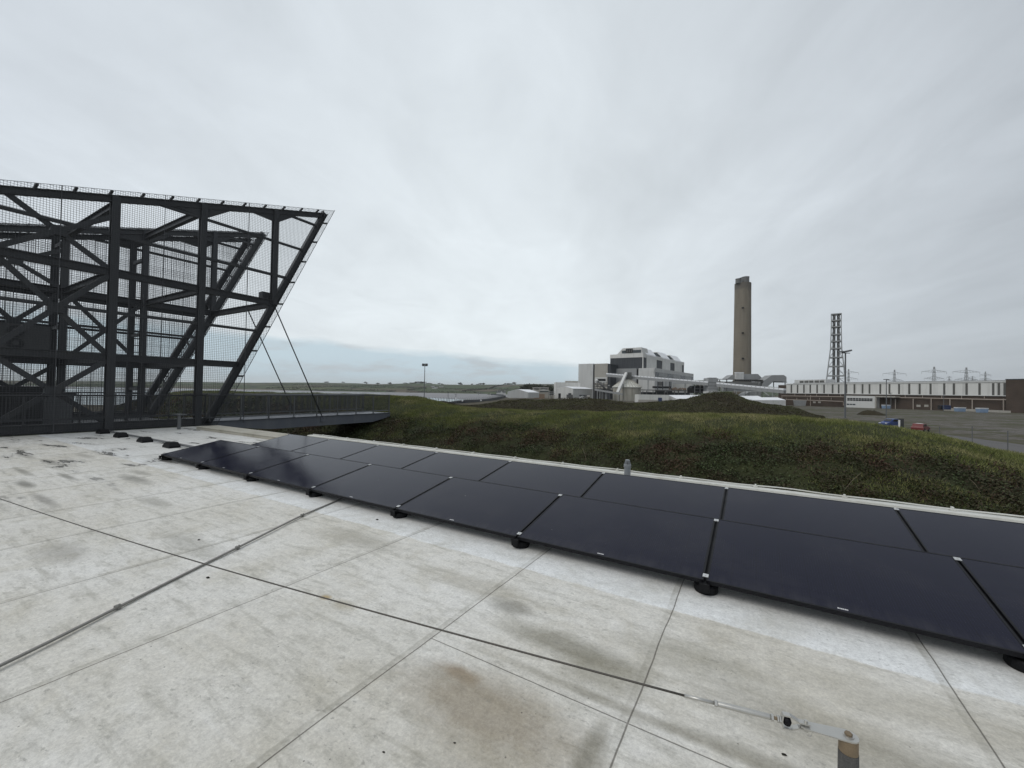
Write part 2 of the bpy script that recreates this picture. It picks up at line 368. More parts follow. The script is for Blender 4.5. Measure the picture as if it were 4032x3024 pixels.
def leaf_material(name, cols, patch=0.35, rough=0.65, bias=0.0):
    m, t, b = new_mat(name)
    g = t.new('ShaderNodeNewGeometry'); rnd = g.outputs['Random Per Island']; p = g.outputs['Position']
    n = t.noise(p, patch, 5, 0.65)
    f = t.m('ADD', t.m('MULTIPLY', t.m('SUBTRACT', n, 0.5), 2.2), t.m('ADD', t.m('MULTIPLY', rnd, 0.45), 0.27+bias), clamp=True)
    k = len(cols)-1
    c = t.ramp(f, [(i/k, cc) for i, cc in enumerate(cols)])
    c = t.vm('SCALE', c, t.rmap(rnd, 0.0, 1.0, 0.6, 1.5))
    t.put(b.inputs['Base Color'], c); b.inputs['Roughness'].default_value = rough; b.inputs['Specular IOR Level'].default_value = 0.25
    return m
def ground_material(name, cols, scale, rough=0.95):
    m, t, b = new_mat(name); p = pos(t)
    n = t.noise(p, scale, 7, 0.66); n2 = t.noise(p, scale*14, 4, 0.6)
    f = t.rmap(t.m('ADD', t.m('MULTIPLY', n, 0.8), t.m('MULTIPLY', n2, 0.2)), 0.3, 0.7)
    k = len(cols)-1
    t.put(b.inputs['Base Color'], t.ramp(f, [(i/k, c) for i, c in enumerate(cols)])); b.inputs['Roughness'].default_value = rough
    b.inputs['Specular IOR Level'].default_value = 0.2
    return m
def lot_material():
    m, t, b = new_mat('worn yard surface'); p = pos(t)
    f = t.vm('DOT_PRODUCT', p, tuple(FWD), out=1); r = t.vm('DOT_PRODUCT', p, tuple(RGT), out=1)
    q = t.comb(t.m('MULTIPLY', r, 0.35), f, 0.0)
    n = t.noise(q, 0.055, 7, 0.66, dist=1.0); n2 = t.noise(p, 0.3, 6, 0.7)
    k = t.m('ADD', t.m('MULTIPLY', n, 0.72), t.m('MULTIPLY', n2, 0.28)); k = t.rmap(k, 0.40, 0.60, 0.32, 0.68)
    c = t.ramp(k, [(0.36, (0.046, 0.049, 0.018)), (0.45, (0.062, 0.054, 0.026)), (0.48, (0.09, 0.08, 0.065)), (0.53, (0.135, 0.125, 0.117)), (0.56, (0.07, 0.062, 0.045)), (0.64, (0.052, 0.052, 0.020))])
    left = t.rmap(r, 95, 40)
    c = t.mix(left, c, t.ramp(n2, [(0.3, (0.04, 0.036, 0.02)), (0.5, (0.062, 0.05, 0.03)), (0.7, (0.075, 0.07, 0.035))]))
    t.put(b.inputs['Base Color'], c); b.inputs['Roughness'].default_value = 0.9; b.inputs['Specular IOR Level'].default_value = 0.25
    return m
def hill_material():
    m, t, b = new_mat('patchwork fields'); p = pos(t)
    q = t.vm('ADD', p, t.vm('SCALE', t.noise(p, 0.004, 2, 0.5, out=1), 60.0))
    c = t.voro(q, 0.0042, out='Color'); x, y, z = t.sep(c)
    col = t.ramp(x, [(0.0, (0.052, 0.072, 0.03)), (0.3, (0.075, 0.085, 0.04)), (0.5, (0.10, 0.085, 0.058)), (0.72, (0.058, 0.078, 0.034)), (1.0, (0.115, 0.10, 0.075))], 'CONSTANT')
    n = t.noise(p, 0.02, 6, 0.65)
    col = t.vm('SCALE', col, t.rmap(n, 0.25, 0.75, 0.75, 1.25))
    d = t.voro(q, 0.0042, out='Distance', feature='DISTANCE_TO_EDGE')
    col = t.mix(t.rmap(d, 0.055, 0.035), col, (0.026, 0.030, 0.018))
    t.put(b.inputs['Base Color'], col); b.inputs['Roughness'].default_value = 0.95; b.inputs['Specular IOR Level'].default_value = 0.15
    return m
def water_material():
    m, t, b = new_mat('calm bay water'); p = pos(t)
    b.inputs['Base Color'].default_value = (0.10, 0.11, 0.11, 1); b.inputs['Roughness'].default_value = 0.12; b.inputs['IOR'].default_value = 1.33
    b.inputs['Specular IOR Level'].default_value = 1.0
    return m
def chimney_material():
    m, t, b = new_mat('weathered brown concrete'); p = pos(t); x, y, z = t.sep(p)
    n = t.noise(t.comb(t.m('MULTIPLY', x, 0.35), t.m('MULTIPLY', y, 0.35), t.m('MULTIPLY', z, 0.03)), 1.0, 5, 0.6)
    n2 = t.noise(p, 0.25, 5, 0.6)
    col = t.mix(t.rmap(n, 0.35, 0.7), (0.215, 0.188, 0.148), (0.172, 0.150, 0.116))
    col = t.mix(t.m('MULTIPLY', t.rmap(n2, 0.5, 0.7), 0.5), col, (0.20, 0.18, 0.145))
    top = t.rmap(t.m('ADD', z, t.m('MULTIPLY', t.m('SUBTRACT', n2, 0.5), 16.0)), 124, 131)
    col = t.mix(t.m('MULTIPLY', top, 0.8), col, (0.115, 0.105, 0.09))
    ring = t.m('LESS_THAN', t.m('FRACT', t.m('MULTIPLY', z, 0.28)), 0.06)
    col = t.mix(t.m('MULTIPLY', ring, 0.15), col, (0.08, 0.06, 0.045))
    t.put(b.inputs['Base Color'], col); b.inputs['Roughness'].default_value = 0.9; return m
def brick_material(name, c1, c2):
    m, t, b = new_mat(name); p = pos(t); x, y, z = t.sep(p)
    h = t.m('ADD', t.m('MULTIPLY', x, 0.8), t.m('MULTIPLY', y, 0.6))
    br = t.new('ShaderNodeTexBrick'); t.put(br.inputs['Vector'], t.comb(h, z, 0.0)); br.inputs['Scale'].default_value = 1.6
    br.inputs['Color1'].default_value = c4(c1); br.inputs['Color2'].default_value = c4(c2); br.inputs['Mortar'].default_value = c4(tuple(v*1.3 for v in c1))
    n = t.noise(p, 0.15, 5, 0.6)
    t.put(b.inputs['Base Color'], t.vm('SCALE', br.outputs[0], t.rmap(n, 0.3, 0.7, 0.8, 1.2))); b.inputs['Roughness'].default_value = 0.85
    return m
def clad_material(name, col, pitch=1.2, amt=0.12, stain=(0.2, 0.19, 0.17), stain_amt=0.25):
    """profiled sheet cladding: fine vertical ribs, sheet joints and soft run-off stains"""
    m, t, b = new_mat(name); p = pos(t); x, y, z = t.sep(p)
    h = t.m('ADD', t.m('MULTIPLY', x, 0.75), t.m('MULTIPLY', y, 0.66))
    rib = t.m('LESS_THAN', t.m('FRACT', t.m('DIVIDE', h, pitch)), 0.18)
    sheet = t.noise(t.comb(t.m('FLOOR', t.m('DIVIDE', h, pitch*3)), t.m('FLOOR', t.m('DIVIDE', z, 6.0)), 0.0), 0.91, 0, 0.5)
    st = t.noise(t.comb(t.m('MULTIPLY', x, 0.5), t.m('MULTIPLY', y, 0.5), t.m('MULTIPLY', z, 0.05)), 0.8, 5, 0.62)
    k = t.m('ADD', t.m('SUBTRACT', 1.0, t.m('MULTIPLY', rib, amt)), t.m('MULTIPLY', t.m('SUBTRACT', sheet, 0.5), 0.16))
    c = t.vm('SCALE', c4(col)[:3], k)
    c = t.mix(t.m('MULTIPLY', t.rmap(st, 0.48, 0.72), stain_amt), c, stain)
    t.put(b.inputs['Base Color'], c); b.inputs['Roughness'].default_value = 0.6
    return m
M = {}
M['roof'] = roof_material(); M['glass'] = panel_glass()
M['black_frame'] = simple('black anodised frame', (0.007, 0.007, 0.009), 0.5, 0.0, 0.1, 8, spec=0.2)
M['black_plastic'] = simple('black plastic', (0.006, 0.006, 0.007), 0.6, 0, 0.2, 8, spec=0.2)
M['alu'] = simple('bright aluminium', (0.62, 0.62, 0.61), 0.35, 0.7, 0.08, 20)
M['label'] = simple('white print', (0.6, 0.6, 0.6), 0.6)
M['steel'] = simple('dark grey painted steel', (0.046, 0.049, 0.053), 0.5, 0, 0.25, 1.2, stain=((0.075, 0.072, 0.068), 1.5, 0.5))
M['wire'] = simple('weathered wire mesh', (0.06, 0.062, 0.066), 0.5, 0.3, 0.2, 4)
M['galv'] = simple('dull galvanised steel', (0.15, 0.155, 0.16), 0.5, 0.3, 0.18, 1.5, stain=((0.09, 0.09, 0.088), 2.0, 0.6))
M['girder'] = simple('blue grey painted girder', (0.11, 0.12, 0.14), 0.5, 0, 0.2, 0.9, stain=((0.19, 0.19, 0.19), 1.2, 0.5))
M['stainless'] = simple('dull stainless steel', (0.50, 0.49, 0.46), 0.38, 0.75, 0.12, 30)
M['cable'] = simple('dark twisted wire', (0.075, 0.068, 0.058), 0.5, 0.4, 0.3, 40)
M['post'] = simple('weathered grey sleeve', (0.085, 0.083, 0.08), 0.85, 0, 0.4, 22, stain=((0.16, 0.15, 0.13), 30, 0.5), bump=0.5)
M['rust'] = simple('rusty collar', (0.20, 0.15, 0.095), 0.6, 0.2, 0.4, 25)
M['tape'] = simple('dull lead tape', (0.20, 0.195, 0.18), 0.6, 0.1, 0.25, 6)
M['coping'] = simple('white painted coping', (0.62, 0.62, 0.58), 0.55, 0, 0.12, 2.0, stain=((0.36, 0.34, 0.28), 2.5, 0.5))
M['kerb'] = simple('dirty kerb felt', (0.42, 0.40, 0.34), 0.8, 0, 0.2, 1.5, stain=((0.22, 0.20, 0.14), 2.0, 0.7))
M['wall_dark'] = simple('dark building wall', (0.10, 0.10, 0.10), 0.8)
M['pvc'] = simple('grey plastic pipe', (0.21, 0.222, 0.235), 0.4, 0, 0.08, 12)
M['moss'] = simple('black moss', (0.02, 0.018, 0.013), 0.95, 0, 0.3, 60)
M['stick'] = simple('bleached twig', (0.21, 0.175, 0.12), 0.9, 0, 0.2, 20)
M['hvac'] = simple('grey enamel casing', (0.08, 0.082, 0.083), 0.5, 0, 0.1, 2)
M['dark_box'] = simple('charcoal casing', (0.034, 0.035, 0.037), 0.6, 0, 0.2, 2)
M['clad_white'] = clad_material('off white cladding', (0.62, 0.615, 0.585), 1.4, 0.07)
M['clad_white2'] = clad_material('pale grey cladding', (0.53, 0.53, 0.515), 1.0, 0.08)
M['clad_dark'] = clad_material('charcoal cladding', (0.030, 0.034, 0.04), 2.2, 0.25, (0.06, 0.065, 0.07), 0.5)
M['clad_grey'] = clad_material('mid grey cladding', (0.28, 0.285, 0.285), 1.4, 0.12)
M['clad_tan'] = clad_material('weathered tan cladding', (0.36, 0.34, 0.30), 1.4, 0.10)
M['white_roof'] = simple('white sheet roof', (0.78, 0.79, 0.80), 0.4, 0, 0.05, 0.3)
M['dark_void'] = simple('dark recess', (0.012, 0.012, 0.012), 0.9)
M['steel_far'] = simple('weathered plant steel', (0.10, 0.10, 0.095), 0.7, 0, 0.35, 0.4)
M['steel_pale'] = simple('pale lattice steel', (0.30, 0.31, 0.31), 0.6, 0, 0.2, 0.4)
M['flue'] = simple('dull flue steel', (0.13, 0.13, 0.125), 0.55, 0.1, 0.3, 0.25)
M['window'] = simple('grey blue glazing', (0.045, 0.055, 0.06), 0.25, 0, 0.5, 0.25)
M['concrete'] = simple('stained silo concrete', (0.42, 0.40, 0.345), 0.9, 0, 0.15, 0.2, stain=((0.17, 0.15, 0.12), 0.35, 0.7))
M['cone'] = simple('pale silo roof', (0.56, 0.56, 0.51), 0.75, 0, 0.15, 0.2, stain=((0.25, 0.24, 0.2), 0.6, 0.7))
M['chimney'] = chimney_material()
M['brick'] = brick_material('dark red brick', (0.052, 0.036, 0.026), (0.064, 0.044, 0.031))
M['strip'] = simple('dark panel joints', (0.085, 0.083, 0.075), 0.7, 0, 0.1, 0.3)
M['cream_pipe'] = simple('cream painted pipe', (0.34, 0.29, 0.245), 0.6, 0, 0.15, 0.6)
M['white_paint'] = simple('white painted render', (0.56, 0.56, 0.54), 0.7, 0, 0.06, 0.4)
M['skip_blue'] = simple('faded blue paint', (0.20, 0.28, 0.40), 0.6, 0, 0.15, 0.8)
M['skip_white'] = simple('white lid', (0.55, 0.56, 0.56), 0.6)
M['navy'] = simple('navy paint', (0.025, 0.04, 0.10), 0.5, 0, 0.15, 0.8)
M['car_blue'] = simple('bright blue paint', (0.025, 0.055, 0.19), 0.35, 0, 0.3, 1.2)
M['car_red'] = simple('red paint', (0.13, 0.016, 0.014), 0.35, 0, 0.1, 1.2)
M['car_glass'] = simple('car glass', (0.012, 0.013, 0.015), 0.1)
M['tyre'] = simple('tyre rubber', (0.015, 0.015, 0.015), 0.9)
M['white_gloss'] = simple('white gloss', (0.75, 0.75, 0.74), 0.4)
M['sign'] = simple('white sign face', (0.85, 0.85, 0.85), 0.5, 0, 0.02)
M['lamp_steel'] = simple('grey lamp column', (0.12, 0.125, 0.13), 0.55, 0.2, 0.1, 0.6)
M['road'] = simple('worn tarmac road', (0.095, 0.09, 0.087), 0.9, 0, 0.2, 0.3)
M['rubble'] = simple('rusty rubble', (0.23, 0.165, 0.115), 0.9, 0, 0.5, 0.5)
M['bark'] = simple('dark bark', (0.045, 0.037, 0.028), 0.95, 0, 0.2, 2)
M['slate'] = simple('dark slate roof', (0.06, 0.062, 0.065), 0.7)
M['bramble'] = leaf_material('bramble leaves', [(0.070, 0.034, 0.022), (0.055, 0.038, 0.020), (0.040, 0.042, 0.018), (0.040, 0.060, 0.022), (0.075, 0.085, 0.038)], 0.45, bias=-0.1)
M['grass'] = leaf_material('rough grass blades', [(0.125, 0.108, 0.045), (0.100, 0.122, 0.032), (0.140, 0.158, 0.048), (0.215, 0.205, 0.085), (0.31, 0.28, 0.14)], 0.5)
M['bracken'] = leaf_material('brown bracken', [(0.034, 0.026, 0.013), (0.050, 0.041, 0.019), (0.056, 0.060, 0.022), (0.085, 0.082, 0.034)], 0.06)
M['bank_soil'] = ground_material('bank undergrowth', [(0.020, 0.018, 0.010), (0.030, 0.034, 0.014), (0.045, 0.05, 0.02)], 0.6)
M['mound_soil'] = ground_material('mound undergrowth', [(0.020, 0.017, 0.010), (0.036, 0.030, 0.017), (0.045, 0.045, 0.02)], 0.08)
M['lot'] = lot_material()
M['fields'] = hill_material()
M['water'] = water_material()
M['mud'] = ground_material('wet mudflat', [(0.13, 0.125, 0.13), (0.17, 0.165, 0.17), (0.22, 0.215, 0.22)], 0.006, 0.55)
M['tree_leaf'] = leaf_material('dark tree leaves', [(0.020, 0.026, 0.016), (0.030, 0.036, 0.020), (0.042, 0.045, 0.026)], 0.05)
M['hedge'] = leaf_material('hedge leaves', [(0.022, 0.027, 0.016), (0.034, 0.040, 0.022)], 0.02)
def onz(px, py, z):
    r = ray(px, py); k = (z-EYE[2])/r[2]; return Vector(EYE+r*k)
def ony(px, py, y):
    r = ray(px, py); k = y/r[1]; return Vector(EYE+r*k)
# ------------------------------------------------------------------ the building whose roof we stand on
roof = thing('flat_roof_building', (0, 0, 0), 'building under our feet with a stained pale flat roof carrying the solar panels', 'building')
MB().bb(-18.5, 9.0, -8.0, 7.6, -0.25, 0.0).build('roof_deck', M['roof'], roof)
MB().bb(-11.9, 9.0, 7.602, 7.76, -0.25, 0.085).bb(-11.9, 9.0, 7.62, 7.78, 0.087, 0.105).build('parapet', M['coping'], roof)
MB().bb(-17.2, -11.95, 6.78, 7.45, 0.004, 0.09).bb(-17.25, -11.92, 6.76, 7.47, 0.091, 0.103).build('kerb', M['kerb'], roof)
MB().bb(-18.45, 8.95, -7.9, 7.598, -5.5, -0.252).build('wall', M['wall_dark'], roof)
# lightning cable clipped along the parapet
t = thing('lightning_cable', (-3, 7.84, 0.12), 'pale cable clipped along the white parapet behind the back row of panels', 'cable')
pts = []
for i in range(120):
    x = -11.8+i*0.15
    pts.append((x, 7.745+0.012*math.sin(x*2.1)+(0.05*math.exp(-((x-0.45)/0.35)**2)), 0.128+0.004*math.sin(x*5)))
MB().tube(pts, 0.011, 6).build('conductor', M['coping'], t, True)
for x in np.arange(-11.3, 6, 1.13):
    MB().bb(x-0.03, x+0.03, 7.705, 7.777, 0.107, 0.122).bb(x-0.012, x+0.012, 7.72, 7.77, 0.122, 0.152).build('clip', M['coping'], t)
# ------------------------------------------------------------------ solar panels
PW, PD, TILT = 1.715, 1.134, math.atan2(0.2, 1.12)
X0, PITCH = -0.35, 1.735
proto_p = thing('solar_panel', (0, 0, 0), 'panel', 'solar panel')
fr = MB()
for a in ((0, PW, 0, 0.014), (0, PW, PD-0.018, PD), (0, 0.014, 0.0142, PD-0.0182), (PW-0.014, PW, 0.0142, PD-0.0182)): fr.bb(*a, -0.032, 0.0)
fr.build('frame', M['black_frame'], proto_p)
MB().bb(0.0145, PW-0.0145, 0.0145, PD-0.0185, -0.008, -0.0015).build('glass', M['glass'], proto_p)
lb = MB(); xx = PW/2-0.03
for w in (0.008, 0.006, 0.009, 0.007, 0.010, 0.006): lb.bb(xx, xx+w, 0.030, 0.043, -0.0013, -0.0008); xx += w+0.0025
lb.build('maker_label', M['label'], proto_p)
for yy in (0.06, PD-0.05):
    MB().bb(-0.031, 0.011, yy-0.022, yy+0.022, 0.001, 0.006).bb(-0.014, -0.006, yy-0.005, yy+0.005, 0.0062, 0.011).build('clamp', M['alu'], proto_p)
proto_m = thing('panel_mount', (0, 0, 0), 'mount', 'panel mount')
for yy in (0.0, 1.03):
    MB().lathe((0, yy, 0), [(0.085, 0.0005), (0.092, 0.015), (0.090, 0.055), (0.08, 0.066), (0.03, 0.068)], 24).build('base_pad', M['black_plastic'], proto_m)
MB().bb(-0.03, 0.03, -0.11, 1.16, 0.070, 0.088).bb(-0.036, 0.036, -0.128, -0.1105, 0.035, 0.10).build('rail', M['black_plastic'], proto_m)
MB().bar((0, -0.10, 0.086), (0, 1.03, 0.288), 0.07, 0.02).build('sloped_rail', M['black_plastic'], proto_m)
MB().bb(-0.02, 0.02, 1.0, 1.04, 0.09, 0.265).build('rear_post', M['black_plastic'], proto_m)
ORD = ['leftmost', 'second from left', 'third from left', 'fourth from left', 'fifth from left', 'sixth from left', 'seventh from left', 'rightmost']
FRONT_EXTRA = ['at the far tip showing mirrored steelwork', 'mirroring the dark steel columns', 'mirroring a diagonal steel brace', 'just past the mirrored steelwork', 'with the grey cord vanishing under it', 'behind the orange brown roof stain', 'largest in full view', 'cut by the right edge of the photo']
BACK_EXTRA = ['at the end beside the dirty kerb', 'showing faint mirrored posts', 'with plain grey sheen', 'with plain grey sheen', 'with three pale droppings', 'in front of the grey vent pipe', 'right of the vent pipe', 'cut by the right edge of the photo']
first = True
for row, (y0, rows, extra) in enumerate(((3.61, 'front', FRONT_EXTRA), (5.275, 'back', BACK_EXTRA))):
    for k in range(-6, 2):
        p = proto_p if first else copy_tree(proto_p)
        first = False
        p.location = (X0+PITCH*k+0.02, y0, 0.12); p.rotation_euler = (TILT, 0, 0)
        p['label'] = '%s panel in the %s row, %s' % (ORD[k+6], rows, extra[k+6])
        p['group'] = 'black solar panels in two tilted rows'
JOINT = ['at its far left end']+['below the %s panel joint from the left' % w for w in ('first', 'second', 'third', 'fourth', 'fifth', 'sixth', 'seventh')]
first = True
for row, (y0, rows) in enumerate(((3.70, 'front'), (5.365, 'back'))):
    for k in range(-6, 2):
        p = proto_m if first else copy_tree(proto_m); first = False
        p.location = (X0+PITCH*k+0.01+(0.06 if k == -6 else 0), y0, 0)
        p['group'] = 'black mounts under the solar panels'
        p['label'] = ('black round-footed mount under the front row, ' if row == 0 else 'black sloping rail of the back row, ')+JOINT[k+6]
# bird droppings on one back panel are part of its surface: tiny pale spots
# ------------------------------------------------------------------ small things on the roof
vp = thing('vent_pipe', (-1.845, 6.9, 0), 'grey plastic vent pipe with slotted cap behind the back row of panels', 'vent pipe')
MB().lathe((-1.845, 6.9, 0), [(0.052, 0.0), (0.052, 0.37)], 24).build('pipe', M['pvc'], vp, False)
MB().lathe((-1.845, 6.9, 0), [(0.058, 0.345), (0.060, 0.35), (0.060, 0.392), (0.054, 0.40)], 24).build('collar', M['pvc'], vp)
cg = MB()
for k in range(12):
    a = k*math.pi/6; cg.bar((-1.845+0.050*math.cos(a), 6.9+0.050*math.sin(a), 0.398), (-1.845+0.036*math.cos(a), 6.9+0.036*math.sin(a), 0.46), 0.012, 0.006)
cg.lathe((-1.845, 6.9, 0), [(0.038, 0.458), (0.038, 0.468), (0.025, 0.476)], 20)
cg.build('slotted_cap', M['pvc'], vp)
MB().lathe((-1.845, 6.9, 0), [(0.034, 0.40), (0.030, 0.457)], 16).build('inner_throat', M['dark_void'], vp)
# conduit carried on rubber blocks
t = thing('cable_conduit', (-14, 4.3, 0), 'long thin grey conduit running over black rubber blocks to the panels', 'conduit')
MB().tube([(-18.3, 4.60, 0.06), (-17, 4.62, 0.06), (-14.4, 4.63, 0.058), (-12.7, 4.64, 0.06), (-10.2, 4.65, 0.06)], 0.03, 8).build('pipe', M['galv'], t, True)
for i, (x, lab) in enumerate(((-17.75, 'touching the steel screen'), (-16.2, 'second from the steel screen'), (-14.4, 'third from the steel screen'), (-12.7, 'closest to the solar panels'))):
    m = MB(); vs = []
    for (hx, ya, yb, z) in ((0.21, 4.36, 4.60, 0.001), (0.205, 4.365, 4.595, 0.05), (0.12, 4.40, 4.575, 0.135)): vs += [(x-hx, ya, z), (x+hx, ya, z), (x+hx, yb, z), (x-hx, yb, z)]
    m.add(vs, [(3, 2, 1, 0), (8, 9, 10, 11)]+[(4*k+a, 4*k+(a+1) % 4, 4*k+4+(a+1) % 4, 4*k+4+a) for k in (0, 1) for a in range(4)])
    o = m.build('rubber_block', M['black_plastic']); tag(o, 'black rubber support block under the conduit, '+lab, 'support block', 'rubber blocks under the conduit')
# small T bracket by the steel screen
t = thing('roof_bracket', (-17.6, 6.42, 0), 'short galvanised T shaped post at the foot of the steel screen', 'bracket')
MB().bb(-17.64, -17.56, 6.37, 6.45, 0.003, 0.52).build('post', M['galv'], t); MB().bb(-17.9, -17.3, 6.30, 6.52, 0.522, 0.545).build('top_plate', M['galv'], t)
# grey flat lightning tape lying over the roof
t = thing('lightning_tape', (-4.3, 2, 0), 'grey flat cord snaking loosely over the roof and under the panels', 'cord')
ctrl = [(-3.42, 0.1), (-3.6, 0.57), (-3.74, 0.86), (-3.88, 1.11), (-4.13, 1.62), (-4.34, 2.1), (-4.52, 2.5), (-4.8, 3.05), (-5.07, 3.78), (-5.15, 4.2)]
yy = np.linspace(0.1, 4.2, 60); xs = np.interp(yy, [c[1] for c in ctrl], [c[0] for c in ctrl]); xs = np.convolve(np.pad(xs, 3, 'edge'), np.ones(7)/7, 'valid')
m = MB(); pp = [Vector((x, y, 0.017+0.006*math.sin(y*3.1))) for x, y in zip(xs, yy)]
for a, b in zip(pp[:-1], pp[1:]): m.bar(a, b+(b-a)*0.03, 0.019, 0.012)
m.build('strap', M['tape'], t)
for yv in (1.08, 2.08, 3.02):
    x = float(np.interp(yv, yy, xs)); MB().box((x, yv, 0.018), (0.038, 0.022, 0.026), 0.4).box((x+0.02, yv+0.004, 0.04), (0.012, 0.012, 0.01), 0.4).build('clip', M['tape'], t)
# fall-arrest line: post, plate, fork, tensioner and wire
ZP = 0.40
pc = onz(3325, 2895, ZP); pc = Vector((pc.x+0.012, pc.y+0.006, 0))
t = thing('anchor_post', pc, 'stubby grey anchor post with rusty collar at the bottom right', 'anchor post')
MB().lathe(pc, [(0.030, 0.0), (0.0305, 0.2), (0.0295, 0.345)], 28).build('sleeve', M['post'], t)
MB().lathe(pc, [(0.0285, 0.346), (0.0285, 0.394)], 28).build('collar', M['rust'], t)
dirx = (onz(2850, 2778, ZP)-onz(3300, 2890, ZP)).normalized(); side = Vector((-dirx.y, dirx.x, 0))
p0 = Vector((pc.x, pc.y, 0.4)); ol = []
for k in range(9):
    a = -math.pi/2+k*math.pi/8; ol.append(p0-dirx*0.030*math.cos(a)+side*0.030*math.sin(a))
ol += [p0+dirx*0.135+side*0.021, p0+dirx*0.145+side*0.012, p0+dirx*0.145-side*0.012, p0+dirx*0.135-side*0.021]
MB().slab(ol, (0, 0, -0.005)).build('cap_plate', M['stainless'], t)
MB().lathe((p0.x, p0.y, 0.4004), [(0.0165, 0), (0.0165, 0.0022)], 24).build('washer', M['stainless'], t)
MB().lathe((p0.x, p0.y, 0.4028), [(0.0118, 0), (0.0118, 0.0065), (0.0095, 0.0085)], 6).build('bolt', M['rust'], t)
t = thing('wire_tensioner', p0+dirx*0.2, 'dull steel turnbuckle and fork between the wire and the anchor post', 'turnbuckle')
q = lambda s, u=0.0, z=0.0: p0+dirx*s+side*u+Vector((0, 0, z-0.003))
fk = MB()
for sgn in (-1, 1):
    prof = [(0.116, 0.010), (0.150, 0.010), (0.176, 0.0235), (0.200, 0.0235), (0.2035, 0.0)]
    for (s1, z1), (s2, z2) in zip(prof[:-1], prof[1:]): fk.bar(q(s1, 0, sgn*z1), q(s2, 0, sgn*z2), 0.021, 0.0048, (0, 0, 1) if abs(z2-z1) < 0.012 else (dirx.x, dirx.y, 0))
fk.build('fork', M['stainless'], t)
rb_ = MB(); rb_.lathe(q(0.186), [(0.002, -0.017), (0.011, -0.012), (0.0145, 0), (0.011, 0.012), (0.002, 0.017)], 14); rb_.build('dark_core', M['black_plastic'], t, True)  # small dark rounded body filling the middle of the fork
MB().tube([q(0.127, 0, -0.020), q(0.127, 0, 0.020)], 0.006, 10).build('clevis_pin', M['stainless'], t)
MB().tube([q(0.200, 0, 0), q(0.232, 0, 0)], 0.0058, 10).build('threaded_rod', M['rust'], t)
nt = MB()
for s in (0.206, 0.213): nt.tube([q(s), q(s+0.005)], 0.0125, 6)
nt.tube([q(0.230), q(0.238)], 0.012, 6); nt.tube([q(0.418), q(0.428)], 0.0115, 6); nt.build('lock_nut', M['stainless'], t)
MB().tube([q(0.238), q(0.244), q(0.33), q(0.412), q(0.418)], [0.008, 0.0095, 0.0105, 0.0095, 0.008], 14).build('body', M['stainless'], t, True)
MB().tube([q(0.428), q(0.536)], 0.0066, 10).build('ferrule', M['stainless'], t, True)
rp = [q(0.112+0.008*math.cos(a), -0.014+0.0*a, -0.030+0.014*math.sin(a)) for a in np.linspace(0, 5.6, 14)]
MB().tube([q(0.127, -0.010, -0.016)]+rp, 0.0012, 6).build('split_ring', M['stainless'], t)
end = q(0.536); far = onz(0, 1963, 0.30); d = (far-end); far2 = end+d*1.35
cpts = []
for i in range(60):
    u = i/59; p = end.lerp(far2, u); v = u*1.35; p.z = 0.397-0.10*u*1.35+(-0.045*math.sin(math.pi*min(v, 1))); cpts.append(p)
o = MB().tube(cpts, 0.0043, 8).build('safety_wire', M['cable'], None, True); tag(o, 'taut dark steel wire stretched low across the roof to the anchor post', 'wire')
# bits of moss, each lying by itself
for i, (px, py, s, lab) in enumerate(((818, 2276, .015, 'lying beside the crossing of cord and wire'), (783, 2127, .014, 'lying left of the cord near the panels'), (3088, 2973, .009, 'lying just left of the anchor post'), (1790, 2926, .0055, 'lying alone at the bottom middle'), (1485, 2047, .016, 'lying by the white strip under the fourth panel'), (1510, 2962, .0055, 'lying at the very bottom beside the long seam'))):
    p = onz(px, py, 0); m = MB(); rr = random.Random(i)
    prof = [(s*1.0, 0.0005), (s*1.05, s*0.25), (s*0.6, s*0.6), (s*0.1, s*0.75)]
    m.lathe(p, prof, 9); m.v = [Vector((v.x+rr.uniform(-.3, .3)*s+(v.y-p.y)*.4, p.y+(v.y-p.y)*.7+rr.uniform(-.25, .25)*s, max(0.0006, v.z+rr.uniform(-.12, .12)*s))) for v in m.v]
    tag(m.build('moss_lump', M['moss']), 'small black lump of moss '+lab, 'moss', 'black lumps of moss on the roof')
